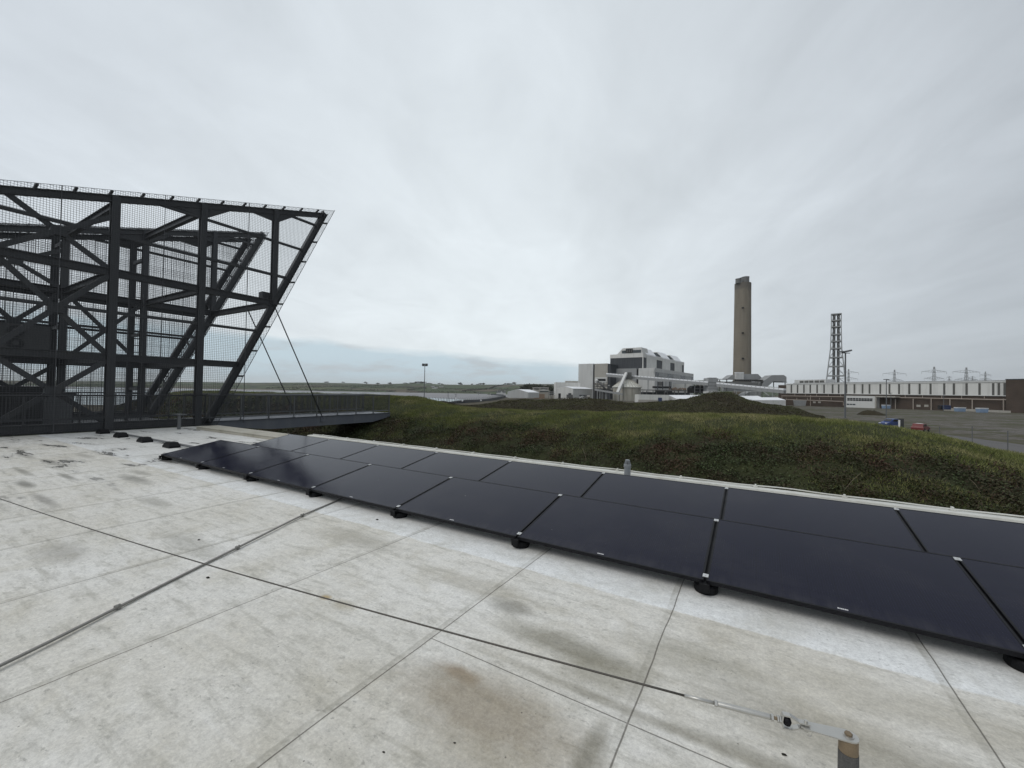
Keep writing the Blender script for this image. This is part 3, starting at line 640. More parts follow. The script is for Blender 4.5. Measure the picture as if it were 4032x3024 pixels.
# ------------------------------------------------------------------ steel screen frame
XA, XB, XC = -18.8, -24.5, -26.0
SF = thing('steel_screen_frame', (XA, 5, 0), 'towering dark steel frame hung with wire mesh and ending in a sharp raked prow', 'steel frame')
yr = lambda z: 7.72+0.4744*z
zt = lambda y: 7.13+0.305*(y-2.4)
YC = [-0.35, 2.27, 4.87, 7.43, 10.23]; YL = -0.5
LV = [2.47, 5.35]; THIN = [4.0, 6.63, 8.16, 9.58]
def zbase_at(y): return max(0.05, (y-7.72)/0.4744)
def frame_plane(xp, front):
    out = 1 if front else -1                      # the mesh hangs on the outer side
    for y in YC:
        z0 = -5.0 if y < 7.7 else zbase_at(y)
        MB().ibar((xp, y, z0), (xp, y, zt(y)+0.08), 0.22, 0.22, (1, 0, 0), 0.02, 0.014).build('column', M['steel'], SF)
    tipz = 10.42
    MB().ibar((xp, YL, zt(YL)), (xp, yr(tipz)-0.05, zt(yr(tipz)-0.05)), 0.20, 0.22, (0, 0, 1), 0.02, 0.016).build('top_beam', M['steel'], SF)
    MB().ibar((xp, yr(-0.1), -0.1), (xp, yr(tipz), tipz), 0.22, 0.26, (0, -1, 0.47), 0.02, 0.016).build('raked_post', M['steel'], SF)
    for z in LV: MB().ibar((xp, YL, z), (xp, yr(z), z), 0.2, 0.24, (0, 0, 1), 0.02, 0.016).build('beam', M['steel'], SF)
    MB().ibar((xp, YL, 0.16), (xp, yr(0.16)+0.05, 0.16), 0.2, 0.27, (0, 0, 1), 0.02, 0.016).build('beam', M['steel'], SF)
    for z in THIN:
        ya = max(YL, 2.4+(z-7.13)/0.305+0.3)
        MB().bar((xp+0.02*out, ya, z), (xp+0.02*out, yr(z), z), 0.09, 0.10).build('rail', M['steel'], SF)
    # mesh panels, one per bay, hung on stand-off brackets
    xm = xp+0.21*out; W_ = 0.0072; sp = 0.064
    ys = np.arange(YL, 13.2, sp); top = lambda y: zt(y)+0.235; edge = lambda z: yr(z)+0.30
    bays = [(YL, 2.27), (2.27, 4.87), (4.87, 7.43), (7.43, 13.3)]
    for (a, b) in bays:
        m = MB()
        for y in np.arange(math.ceil(a/sp)*sp, b-1e-6, sp):
            zlo = 0.0 if y < edge(0.0) else (y-7.72-0.30)/0.4744; zhi = min(top(y), 10.72)
            if zhi-zlo > 0.03: m.bb(xm-W_/2, xm+W_/2, y-W_/2, y+W_/2, zlo, zhi)
        for z in np.arange(0.0, 10.75, 0.070):
            ya = max(a, 2.4+(z-7.13-0.235)/0.305) if z > 6 else a; yb = min(b, edge(z))
            if yb-ya > 0.03: m.bb(xm+W_*0.55, xm+W_*1.5, ya, yb, z-W_/2, z+W_/2)
        if b > 13:                                   # trim wires along the raked edge and the top
            m.bar((xm, edge(0), 0), (xm, edge(10.66), 10.66), 0.02, 0.012, (1, 0, 0))
        m.bar((xm, a, top(a)), (xm, min(b, edge(10.6)), top(min(b, edge(10.6)))), 0.012, 0.012)
        m.bb(xm-0.012, xm+0.012, (a+b)/2-0.008 if b < 13 else 9.0, (a+b)/2+0.008 if b < 13 else 9.016, 0.02, top((a+b)/2 if b < 13 else 9.0))
        m.build('mesh_screen', M['wire'], SF)
    for y in np.arange(0.55, 12.4, 0.83):
        z = zt(y); MB().bar((xp, y, z+0.11), (xp+0.19*out, y+0.03, z+0.23), 0.07, 0.05).build('bracket', M['steel'], SF)
    for z in np.arange(0.9, 10.2, 1.12):
        y = yr(z); MB().bar((xp, y+0.1, z-0.03), (xp+0.19*out, y+0.29, z-0.03), 0.05, 0.07).build('bracket', M['steel'], SF)
    for y in (7.43, 10.23):
        for s in (-1, 1):
            zc = zt(y)-0.11; pts = [(xp-0.05, y+s*0.11, zc-0.34), (xp-0.05, y+s*0.11, zc+s*0.03), (xp-0.05, y+s*1.0, zt(y+s*1.0)-0.11)]
            MB().slab(pts, (0.1, 0, 0)).build('haunch', M['steel'], SF)
def xbrace(xp, ya, yb, za, zb, w=0.15):
    MB().bar((xp+0.045, ya, za), (xp+0.045, yb, zb), w, 0.07, (1, 0, 0)).build('brace', M['steel'], SF)
    MB().bar((xp-0.045, ya, zb), (xp-0.045, yb, za), w, 0.07, (1, 0, 0)).build('brace', M['steel'], SF)
    MB().box((xp, (ya+yb)/2, (za+zb)/2), (0.17, 0.36, 0.3)).build('gusset', M['steel'], SF)
for xp, fr_ in ((XA, True), (XB, False), (XC, False)): frame_plane(xp, fr_)
for (ya, yb) in ((2.38, 4.76), (-0.24, 2.16)):
    xbrace(XA, ya, yb, 0.3, 2.35); xbrace(XA, ya, yb, 2.6, 5.23); xbrace(XA, ya, yb, 5.48, 7.2 if ya > 0 else 6.3)
    xbrace(XB, ya, yb, 0.3, 2.35); xbrace(XB, ya, yb, 2.6, 5.23); xbrace(XB, ya, yb, 5.48, 7.0 if ya > 0 else 6.3)
xbrace(XB, 4.98, 7.32, 2.6, 5.23)
for y in YC[:4]:
    for z in (2.44, 5.32, zt(y)-0.22):
        MB().ibar((XA-0.12, y, z), (XB+0.12, y, z), 0.18, 0.24, (0, 0, 1), 0.02, 0.014).build('cross_beam', M['steel'], SF)
MB().ibar((XA-0.12, 10.2, 5.30), (XB+0.12, 10.2, 5.30), 0.18, 0.26, (0, 0, 1), 0.02, 0.014).build('cross_beam', M['steel'], SF)
MB().box((XA-0.35, 10.02, 5.58), (0.3, 0.34, 0.5)).build('lug', M['steel'], SF)
for y in (4.87, 7.43):
    for (z, xa, xb) in ((1.35, XB, XC), (3.9, XB, XC), (5.35, XB, XC), (7.4, XB, XC)): MB().bar((xa, y, z), (xb, y, z), 0.12, 0.14).build('cross_beam', M['steel'], SF)
m = MB()
for x in np.arange(XC, XB+0.01, 0.064): m.bar((x, yr(0.1)+0.25, 0.1), (x, yr(10.4)+0.25, 10.4), 0.008, 0.008)
for z in np.arange(0.15, 10.4, 0.07): m.bb(XC, XB, yr(z)+0.258, yr(z)+0.266, z-0.004, z+0.004)
for x in np.arange(XC, XB+0.01, 0.064): m.bar((x, 1, zt(1)+0.2), (x, yr(10.4)+0.2, zt(yr(10.4)+0.2)+0.2), 0.008, 0.008)
for y in np.arange(1, yr(10.4), 0.07): m.bb(XC, XB, y-0.004, y+0.004, zt(y)+0.205, zt(y)+0.213)
m.build('mesh_screen', M['wire'], SF)
for z in np.arange(0.4, 10, 1.0):                    # lacing between the twin raked posts
    MB().bar((XB, yr(z), z), (XC, yr(z+0.6), z+0.6), 0.06, 0.08).build('lacing', M['steel'], SF)
MB().bb(XB+0.2, XA-0.15, YL, 7.6, -0.02, 0.04).build('platform', M['galv'], SF)
lad = MB()
for y in (6.32, 6.80): lad.bb(-22.43, -22.37, y-0.03, y+0.03, 0.05, 5.4)
for z in np.arange(0.3, 5.3, 0.29): lad.bb(-22.415, -22.385, 6.34, 6.78, z-0.015, z+0.015)
lad.build('ladder', M['steel'], SF)
def guard(parent, x, ya, yb, step, zdeck, ztop, mat_rail, mat_inf, pitch=0.036, first_y=None):
    MB().tube([(x, ya, ztop), (x, yb, ztop)], 0.03, 10).build('handrail', mat_rail, parent, True)
    MB().bb(x-0.02, x+0.02, ya, yb, zdeck+0.10, zdeck+0.16).build('bottom_rail', mat_rail, parent)
    for y in np.arange(first_y if first_y is not None else yb, ya, -step):
        MB().bb(x-0.035, x+0.035, y-0.012, y+0.012, zdeck+0.012, ztop-0.03).bb(x-0.06, x+0.06, y-0.05, y+0.05, zdeck, zdeck+0.012).build('rail_post', mat_rail, parent)
    m = MB()
    for y in np.arange(ya, yb, pitch): m.bb(x-0.003, x+0.003, y-0.0055, y+0.0055, zdeck+0.16, ztop-0.03)
    for z in np.arange(zdeck+0.2, ztop-0.04, pitch*2): m.bb(x+0.0035, x+0.007, ya, yb, z-0.003, z+0.003)
    m.build('rail_infill', mat_inf, parent)
guard(SF, XA+0.10, YL, 7.65, 1.165, 0.305, 1.18, M['steel'], M['steel'], 0.075)
guard(SF, XB+0.3, YL, 7.65, 1.165, 0.05, 1.18, M['steel'], M['steel'], 0.1)
# plant standing inside the frame
t = thing('cooling_unit', (-22.0, 3.6, 2.6), 'grey cooling unit with two round fans high inside the steel frame', 'cooling unit')
MB().bb(-22.6, -21.9, 2.75, 4.05, 2.66, 3.58).build('casing', M['hvac'], t)
for z in (3.34, 2.90):
    MB().tube([(-21.9, 3.25, z), (-21.86, 3.25, z)], 0.19, 24).build('fan_ring', M['dark_box'], t)
    MB().tube([(-21.862, 3.25, z+0.02), (-21.85, 3.25, z+0.02)], 0.08, 16).build('fan_hub', M['hvac'], t)
MB().bar((-22.3, YL, 2.6), (-22.3, 4.8, 2.6), 0.12, 0.1).bar((-21.95, YL, 2.6), (-21.95, 4.8, 2.6), 0.12, 0.1).build('support_rail', M['steel'], t)
MB().bb(-23.3, -22.7, -0.5, 2.3, 2.62, 3.5).build('duct', M['dark_box'], t)
t = thing('plant_cabinet', (-22.5, 2.4, 0.0), 'long dark plant cabinet at the foot of the steel frame, left of its ladder', 'cabinet')
MB().bb(-23.6, -21.4, -0.4, 4.6, 0.06, 1.15).bb(-23.7, -21.3, -0.45, 4.65, 1.152, 1.22).build('casing', M['dark_box'], t)
MB().bb(-21.398, -21.36, 3.85, 4.55, 0.1, 1.1).build('access_door', M['galv'], t)
MB().bb(-23.0, -22.2, 2.5, 4.4, 1.222, 1.42).build('vent_hood', M['dark_box'], t)
# ------------------------------------------------------------------ footbridge to the grass bank
FB = thing('footbridge', (XA, 12, 0), 'steel footbridge with mesh railings reaching from the steel frame to the grass bank', 'footbridge')
for x in (XA, -21.05):
    ol = [(x-0.06, 7.9, 0.13), (x-0.06, 17.2, 0.13), (x-0.06, 17.2, -0.10), (x-0.06, 15.9, -0.34), (x-0.06, 10.2, -0.34), (x-0.06, 7.9, -0.06)]
    MB().slab(ol, (0.12, 0, 0)).bb(x-0.12, x+0.12, 7.9, 17.2, 0.132, 0.15).build('girder', M['girder'], FB)
MB().bb(-20.9, XA-0.07, 7.9, 17.25, 0.06, 0.125).build('deck', M['girder'], FB)
for x in (XA+0.03, -21.05): guard(FB, x, 7.75, 17.2, 1.165, 0.155, 1.19, M['galv'], M['steel'], first_y=17.14)
for x in (XA, -21.05):
    MB().tube([(x+(0.02 if x > -20 else 0), yr(5.25)+0.05, 5.25), (x+(0.09 if x > -20 else 0), 12.8, 0.0)], 0.027, 8).build('tie_rod', M['steel'], FB, True)
    MB().bb(x+0.065, x+0.11, 12.68, 12.92, -0.16, 0.10).build('rod_lug', M['girder'], FB)
# ------------------------------------------------------------------ terrain
ctrl = []
for px, py in ((1560, 1557), (1690, 1590), (1750, 1597), (1900, 1612), (2100, 1617), (2500, 1621), (2800, 1626), (3100, 1642), (3400, 1656), (3600, 1690), (3800, 1727), (4032, 1782)):
    p = ony(px, py, 20.0); ctrl.append((p.x, p.z-0.12))
ctrl += [(-72, -3.0), (-66, -1.5), (-58, 0.7), (-50, 0.95), (-31, 1.0), (-24, 1.02), (14, -1.6), (20, -3.0)]
def zcrest(x): return interp(x, ctrl)
def sstep(u): u = np.clip(u, 0, 1); return u*u*(3-2*u)
def zbank(x, y, rough=True):
    zc = zcrest(x); tt = np.clip((y-8.6+0.5*np.sin(x*0.37+1))/(20.2-8.6), 0, 1)
    up = zc-(zc+4.2)*(1-tt)**1.35
    down = (zc+6.5)*sstep((y-21.5)/17.0)
    z = up-down
    if rough: z = z+0.26*(fbm(x*0.7, y*0.7, 3)-0.47)+0.12*(fbm(x*2.7, y*2.7, 9)-0.47)
    return z
gx = np.arange(-74, 18.01, 0.22); gy = np.arange(7.95, 40, 0.22)
GX, GY = np.meshgrid(gx, gy)
tag(grid_mesh('grass_bank', GX, GY, zbank(GX, GY), M['bank_soil']), kind='structure')
def leaf_quads(C, size, flat=0.5, aspect=1.0):
    """one bent-free leaf quad per centre, randomly turned"""
    n = len(C); a = rng.normal(size=(n, 3)); a /= np.linalg.norm(a, axis=1)[:, None]
    nz = rng.normal(size=(n, 3)); nz[:, 2] = np.abs(nz[:, 2])+flat; nz /= np.linalg.norm(nz, axis=1)[:, None]
    a -= nz*np.sum(a*nz, 1)[:, None]; a /= np.linalg.norm(a, axis=1)[:, None]; b = np.cross(nz, a)
    s = size[:, None]*0.5
    V = np.stack([C-a*s*aspect, C-b*s*0.6+nz*s*0.12, C+a*s*aspect, C+b*s*0.6+nz*s*0.12], 1).reshape(-1, 3)
    return V, np.arange(n*4).reshape(-1, 4)
n = 420000
x = np.where(rng.random(n) < 0.82, rng.uniform(-27, 11.5, n), rng.uniform(-60, -27, n)); y = rng.uniform(11.5, 18.9, n); z = zbank(x, y)
cl = fbm(x*1.6, y*1.6, 21); keep = (z > 1.45-0.222*y) & (rng.random(n) < np.clip((cl-0.30)*4.5, 0.25, 1)) & (y < 17.2+2.6*(fbm(x*0.5, y*0.5, 5)-0.45)+rng.normal(0, 0.35, n))
x, y, z, cl = x[keep], y[keep], z[keep], cl[keep]
h = np.abs(rng.normal(0, 1, len(x)))*0.05+np.clip(cl-0.42, 0, 1)*0.5*rng.random(len(x))
V, Q = leaf_quads(np.stack([x, y, z+h], 1), rng.uniform(0.03, 0.085, len(x))*np.where(x < -27, 2.2, 1.0), 0.35)
tag(raw_mesh('bramble_cover', V, Q, M['bramble']), 'dark tangled bramble and ivy covering the near face of the bank', 'brambles', kind='stuff')
def blades(x, y, z, hmin, hmax, w):
    n = len(x); a = rng.uniform(0, 6.283, n); hh = rng.uniform(hmin, hmax, n); lx = rng.normal(0.05, 0.5, n)*hh; ly = rng.normal(0, 0.5, n)*hh
    dx, dy = np.cos(a)*w, np.sin(a)*w
    V = np.stack([np.stack([x-dx, y-dy, z-0.03], 1), np.stack([x+dx, y+dy, z-0.03], 1), np.stack([x+lx, y+ly, z+hh], 1)], 1).reshape(-1, 3)
    return V, np.arange(n*3).reshape(-1, 3)
n = 620000
x = np.concatenate([np.where(rng.random(n) < 0.85, rng.uniform(-30, 14.5, n), rng.uniform(-62, -30, n)), rng.uniform(-24, 12, n//3)]); y = np.concatenate([rng.uniform(16.6, 25.5, n), rng.uniform(13.0, 18.0, n//3)]); z = zbank(x, y)
cl = fbm(x*0.9, y*0.9, 31); keep = (rng.random(len(x)) < np.clip((cl-0.25)*4, 0.3, 1)) & ((y > 17.3+2.6*(fbm(x*0.5, y*0.5, 5)-0.45)+rng.normal(0, 0.4, len(x))) | (rng.random(len(x)) < np.clip((fbm(x*0.35, y*0.8, 77)-0.42)*5, 0, 0.8))) & (z > 1.4-0.222*y)
V, Q = blades(x[keep], y[keep], z[keep], 0.03, 0.125, 0.0075)
tag(raw_mesh('grass_blades', V, Q, M['grass']), 'rough green and straw coloured grass along the top of the bank', 'grass', kind='stuff')
# a few dead stems stand proud of the brambles
dm = [(0, 0)]
for i in range(14):
    px = rng.uniform(1500, 3900); yv = rng.uniform(13.6, 16.4); p = ony(px, 1700, yv); zz = float(zbank(np.array([p.x]), np.array([yv]))[0])
    L = rng.uniform(0.35, 0.8); a = rng.uniform(0, 6.28); tip = Vector((p.x+math.cos(a)*L*0.6, yv+math.sin(a)*L*0.3, zz+L*rng.uniform(0.5, 0.9)))
    q0 = Vector((p.x, yv, zz-0.02)); mid = q0.lerp(tip, 0.55)+Vector((0, 0, 0.05))
    m = MB().tube([q0, mid, tip], [0.008, 0.006, 0.003], 5)
    tag(m.build('dead_stem', M['stick'], None, True), 'thin dead pale stem sticking out of the bramble bank', 'stem', 'dead stems on the bank')
p0_, p1_ = ony(3816, 1881, 13.2), ony(4020, 1916, 12.6)
zz = [float(zbank(np.array([q_.x]), np.array([q_.y]))[0])+0.16 for q_ in (p0_, p1_)]
tag(MB().tube([(p0_.x, p0_.y, zz[0]), ((p0_.x+p1_.x)/2, (p0_.y+p1_.y)/2+0.05, (zz[0]+zz[1])/2+0.07), (p1_.x, p1_.y, zz[1])], [0.018, 0.015, 0.01], 6).build('fallen_branch', M['stick'], None, True), 'long pale bare branch lying on the bramble bank at the right edge', 'branch')
# wide ground: worn yard on the right, rough land ahead, dropping to the shore on the left
def gz(d): return np.interp(d, [0, 60, 400, 9000], [-4.5, -4.6, -8.0, -8.0])
SHORE = [(-3000, 110), (300, 130), (900, 125), (1500, 118), (1640, 150), (1750, 200), (1826, 245), (1889, 300), (1961, 430), (2030, 760), (2090, 1300), (2200, 2200), (2400, 5000)]
pxs = np.concatenate([np.linspace(-2600, 1200, 60), np.linspace(1220, 3600, 200), np.linspace(3620, 6500, 60)])
ds = np.concatenate([np.geomspace(22, 600, 110), np.geomspace(640, 6000, 30)])
PX, DD = np.meshgrid(pxs, ds)
def px_to_xy(PX, DD):
    lat = (PX-CX)/F*DD
    return FWD[0]*DD+RGT[0]*lat, FWD[1]*DD+RGT[1]*lat
X, Y = px_to_xy(PX, DD)
Zg = gz(DD)+0.35*(fbm(X*0.05, Y*0.05, 4)-0.5)*np.clip(DD/60, 0, 1)
sd_ = interp(PX.ravel(), SHORE).reshape(PX.shape)
Zg = Zg-(Zg+15.5)*sstep((DD-sd_)/(0.10*sd_+4))
tag(grid_mesh('ground', X, Y, Zg, M['lot']), kind='structure')
def px_sheet(name, outline, z, mat):
    V = [(*px_to_xy(np.array(px), np.array(d)), z) for px, d in outline]
    m = MB(); m.add(V, [tuple(range(len(V)))]); o = m.build(name, mat, None, recalc=False); return tag(o, kind='structure')
px_sheet('bay_water', [(-2600, 60), (1200, 60), (1900, 60), (2300, 120), (2300, 5000), (-2600, 5000)], -12.6, M['water'])
mud_near = [(2080, 420), (1985, 450), (1930, 505), (1860, 570), (1800, 600), (1700, 660), (1600, 700), (1480, 740), (1400, 900), (1250, 760), (1100, 760), (950, 820), (700, 800), (300, 900), (-2600, 900)]
px_sheet('mudflat', mud_near+[(-2600, 4000), (2080, 4000)], -12.45, M['mud'])
for i, ol in enumerate(([(1000, 900), (1500, 1020), (1500, 1120), (900, 1000)], [(300, 1000), (900, 1060), (900, 1200), (300, 1150)])):
    px_sheet('tidal_channel', ol, -12.42, M['water'])
# hills beyond the bay
CREST = [(-2600, 1470), (0, 1497), (560, 1503), (800, 1504), (1000, 1507), (1200, 1506), (1400, 1509), (1480, 1513), (1560, 1511), (1660, 1508), (1720, 1513), (1800, 1515), (2000, 1514), (2100, 1512), (2250, 1512), (2400, 1514), (2700, 1499), (2760, 1497), (2850, 1502), (3100, 1530), (3600, 1545)]
def hyv(px): return CY+(RW[2, 0]*(px-CX)+RW[2, 2]*F)/RW[2, 1]
D0, D1 = 1420.0, 3000.0
def zcrest_h(px): return 1.6+(hyv(px)-interp(px, CREST))*D1/F
def hill_z(px, d):
    zc = zcrest_h(px); z0 = np.where(px < 2000, -13.0, -8.0)
    u = np.clip((d-D0)/(D1-D0), 0, 1)
    return z0+(zc-z0)*u**0.92-np.clip((d-D1)/1500, 0, 1)*30
hp = np.linspace(-2600, 3600, 260); hd = np.concatenate([np.linspace(D0-60, D1, 46), np.linspace(D1+100, D1+1400, 6)])
HP, HD = np.meshgrid(hp, hd); X, Y = px_to_xy(HP, HD)
HZ = hill_z(HP, HD)+np.where(HD < D0, -3, 0)
tag(grid_mesh('hills', X, Y, HZ, M['fields']), kind='structure')
def hill_pt(px, py):
    lo, hi = D0, D1
    for _ in range(40):
        mid = (lo+hi)/2; y_ = hyv(px)-(float(hill_z(np.array(px), np.array(mid)))-1.6)*F/mid
        if y_ > py: lo = mid
        else: hi = mid
    d = (lo+hi)/2; xx, yy_ = px_to_xy(np.array(px), np.array(d)); return Vector((float(xx), float(yy_), float(hill_z(np.array(px), np.array(d)))))
def hedge(pts, w, h, label, name='hedge', steps=40):
    ps = [hill_pt(*p) for p in pts]; cs = []
    for a, b in zip(ps[:-1], ps[1:]):
        L = (b-a).length; n = max(8, int(L*2.2)); u = rng.random(n)[:, None]
        cs.append(np.array(a)+(np.array(b)-np.array(a))*u)
    c = np.concatenate(cs); lump = fbm(c[:, 0]*0.02, c[:, 1]*0.02, 12)
    c = c+np.stack([rng.normal(0, w/2, len(c)), rng.normal(0, w/2, len(c)), rng.random(len(c))*h*(0.4+1.6*lump)], 1)
    V, Q = leaf_quads(c, rng.uniform(1.5, 4.0, len(c)), 0.1)
    tag(raw_mesh(name, V, Q, M['hedge']), label, 'hedge', 'dark hedges between the far fields')
for pts, lab in (([(1050, 1530), (1330, 1524), (1600, 1528)], 'dark hedge across the far field left of the tall floodlight mast'), ([(1600, 1529), (1680, 1526)], 'short dark hedge meeting the foot of the far farmhouse'),
        ([(1720, 1532), (1780, 1533), (1900, 1534), (2060, 1533)], 'long straight hedge below the far farmhouse'), ([(1600, 1537), (1680, 1531)], 'slanting dark hedge below the far farmhouse on the left'),
        ([(1820, 1543), (1850, 1540), (1885, 1536), (1930, 1531), (1960, 1521), (1985, 1516)], 'hedge that climbs from the shore to the skyline'), ([(1600, 1546), (1700, 1545), (1800, 1545), (1880, 1548)], 'bushy hedge along the far shore of the bay'),
        ([(1100, 1540), (1230, 1537), (1420, 1539), (1560, 1542)], 'dark hedge line just above the far mudflat'), ([(1150, 1517), (1400, 1521), (1560, 1519)], 'highest dark hedge below the far left skyline')):
    hedge(pts, 3.0, 5.0, lab)
def tree(px, py_top, d, zb, wpx, label, group, name='tree', trunk=True, n=420):
    base = XY(px, d); H = ZZ(px, py_top, d)-zb; R_ = wpx*d/F/2*1.35
    t = thing(name, (base.x, base.y, zb), label, 'tree', group)
    tm = MB().tube([(base.x, base.y, zb-0.5), (base.x+R_*0.05, base.y, zb+H*0.35), (base.x-R_*0.05, base.y, zb+H*0.65)], [H*0.035, H*0.025, H*0.01], 6)
    for k in range(4):
        a = rng.uniform(0, 6.28); tm.tube([(base.x, base.y, zb+H*0.3), (base.x+math.cos(a)*R_*0.5, base.y+math.sin(a)*R_*0.5, zb+H*0.6)], [H*0.018, H*0.006], 5)
    tm.build('trunk', M['bark'], t)
    nc = 9; cen = rng.normal(size=(nc, 3)); cen /= np.linalg.norm(cen, axis=1)[:, None]; cen *= rng.uniform(0.35, 0.8, nc)[:, None]
    which = rng.integers(0, nc, n); q_ = rng.normal(size=(n, 3)); q_ /= np.linalg.norm(q_, axis=1)[:, None]; q_ *= (rng.random(n)**0.5)[:, None]*0.45
    c = cen[which]+q_; c = c*np.array([R_, R_, H*0.45])+np.array([0, 0, H*0.52])
    c[:, 2] = np.abs(c[:, 2]-H*0.05)+H*0.05
    V, Q = leaf_quads(c, rng.uniform(0.14, 0.30, n)*max(R_, H*0.35), 0.0)
    o = raw_mesh('crown', V, Q, M['tree_leaf']); o.parent = t
WHERE = {}
for i, (px, pyt, w, lab) in enumerate(((1655, 1503, 34, 'broad low tree clump behind the floodlight mast'), (1628, 1507, 24, 'low tree left of the floodlight mast on the skyline'), (1690, 1509, 20, 'low tree just right of the floodlight mast on the skyline'), (1729, 1507, 11, 'small upright tree above the far farmhouse'), (1740, 1510, 9, 'tiny tree right of the one above the far farmhouse'),
        (1812, 1506, 17, 'lone round tree alone on the skyline'), (1858, 1510, 9, 'small tree right of the lone round skyline tree'), (1892, 1508, 14, 'first of two round trees close together on the skyline'), (1906, 1507, 13, 'second of two round trees close together on the skyline'), (1988, 1508, 8, 'small tree well left of the tree clump on the skyline'),
        (2024, 1504, 14, 'umbrella shaped tree left of the tree clump'), (2005, 1509, 22, 'low bush row left of the umbrella shaped tree'), (1880, 1512, 16, 'low wide bush on the skyline below the round pair'), (1285, 1503, 14, 'small dark tree on the skyline right of the tie rods'), (1350, 1503, 9, 'thin tree second right of the tie rods on the skyline'), (1440, 1503, 11, 'bushy tree above the end of the footbridge'),
        (1490, 1507, 16, 'low tree right of the end of the footbridge'), (1535, 1506, 14, 'round tree on the skyline over the grassy hump'), (1596, 1507, 14, 'tree left of the low trees by the floodlight mast'))):
    zb = float(zcrest_h(np.array(px)))-1.0
    tree(px, pyt, D1-20, zb, w, lab, 'trees on the far skyline', n=500)
for i, (px, pyt, w, d, lab) in enumerate(((2058, 1508, 20, 720, 'leftmost dark tree of the clump behind the pale warehouse'), (2078, 1507, 22, 740, 'second tree from left in the clump behind the warehouse'), (2100, 1509, 24, 715, 'third tree from left in the clump behind the warehouse'), (2120, 1511, 22, 745, 'middle tree of the clump above the tan buildings'), (2140, 1509, 24, 730, 'tree above the right end of the tan buildings'), (2160, 1510, 24, 720, 'tree second from the big white hall'), (2182, 1512, 20, 735, 'tree touching the edge of the big white hall'), (2165, 1524, 26, 660, 'low darker bush in front of the clump beside the tan buildings'), (2070, 1528, 22, 690, 'low bush in front of the left end of the clump'))):
    tree(px, pyt, d, -9.0, w*1.55, lab, 'trees behind the pale warehouse', n=1000)
for px, pyt, w, lab in ((2742, 1490, 16, 'dark tree top just right of the boiler house'), (2757, 1491, 14, 'dark tree top second from the boiler house'), (2772, 1494, 14, 'dark tree top nearest the transfer tower')):
    tree(px, pyt, 900, -8.0, w+4, lab, 'trees beyond the conveyor', n=260)
# rough dark mounds between the bank and the works
MOUND = [(1300, 1615), (1600, 1600), (1650, 1597), (1700, 1584), (1740, 1582), (1800, 1594), (1860, 1602), (1930, 1590), (2000, 1577), (2060, 1573), (2110, 1578), (2180, 1577), (2235, 1574), (2330, 1572), (2400, 1580), (2480, 1588), (2540, 1587), (2620, 1583), (2700, 1574), (2760, 1560), (2810, 1549), (2855, 1545), (2880, 1549), (2920, 1563), (2950, 1575), (3000, 1588), (3060, 1597), (3110, 1606), (3160, 1622), (3260, 1650)]
mp = np.linspace(1300, 3260, 330); md = np.linspace(46, 150, 70)
MP, MD = np.meshgrid(mp, md); X, Y = px_to_xy(MP, MD)
DR = 95.0
zr = 1.6+(hyv(MP)-interp(MP, MOUND))*DR/F
prof = np.exp(-np.abs((MD-DR)/np.where(MD < DR, 26.0, 16.0))**2.0)
zl = gz(MD)-0.6
MZ = zl+(np.maximum(zr-zl, 0))*prof+(0.8*(fbm(X*0.16, Y*0.16, 8)-0.5)+0.35*(fbm(X*0.6, Y*0.6, 15)-0.5))*np.clip(prof*1.5, 0, 1)
tag(grid_mesh('rough_mounds', X, Y, MZ, M['mound_soil']), kind='structure')
n = 190000
a = rng.uniform(1310, 3250, n); d = 66+rng.random(n)*36
x, y = px_to_xy(a, d); zr_ = 1.6+(hyv(a)-interp(a, MOUND))*DR/F; pf = np.exp(-np.abs((d-DR)/np.where(d < DR, 26.0, 16.0))**2.0); zl = gz(d)-0.6
z = zl+np.maximum(zr_-zl, 0)*pf+(0.8*(fbm(x*0.16, y*0.16, 8)-0.5)+0.35*(fbm(x*0.6, y*0.6, 15)-0.5))*np.clip(pf*1.5, 0, 1)
cl = fbm(x*0.35, y*0.35, 41); h = rng.random(n)*np.clip(cl-0.35, 0.02, 1)*1.3
V, Q = leaf_quads(np.stack([x, y, z+h], 1), rng.uniform(0.09, 0.26, n), 0.3)
tag(raw_mesh('bracken_cover', V, Q, M['bracken']), 'dark brown bracken and scrub over the mounds before the works', 'bracken', kind='stuff')
# ------------------------------------------------------------------ the works on the far side
LD = lambda lat, d: Vector((FWD[0]*d+RGT[0]*lat, FWD[1]*d+RGT[1]*lat))       # right / forward offsets
class Frame:
    """building axes on the ground: u to the left-back, v to the right-back, from a corner seen at pixel px and distance d"""
    def __init__(s, px, d, ang):
        s.o = XY(px, d); c, n = math.cos(ang), math.sin(ang)
        s.v = LD(c, n); s.u = LD(-n, c); s.px, s.d = px, d
    def xy(s, u, v): return s.o+s.u*u+s.v*v
    def hit(s, px, axis, off=0.0):
        """distance along an axis where the sight line at px meets that face"""
        r = ray(px, hy(px)); r2 = Vector((r[0], r[1])); a = s.u if axis == 'u' else s.v; b = s.o+(s.v if axis == 'u' else s.u)*off
        det = a.x*(-r2.y)-a.y*(-r2.x)
        return ((-b.x)*(-r2.y)-(-b.y)*(-r2.x))/det
    def z(s, px, py, axis, off=0.0):
        k = s.hit(px, axis, off); p = (s.o+(s.v if axis == 'u' else s.u)*off)+(s.u if axis == 'u' else s.v)*k
        return ZZ(px, py, p.dot(Vector((FWD[0], FWD[1]))))
    def box(s, m, u0, u1, v0, v1, z0, z1): return m.prism([s.xy(u0, v0), s.xy(u0, v1), s.xy(u1, v1), s.xy(u1, v0)], z0, z1)
    def pt(s, u, v, z): p = s.xy(u, v); return Vector((p.x, p.y, z))
GR = -8.0
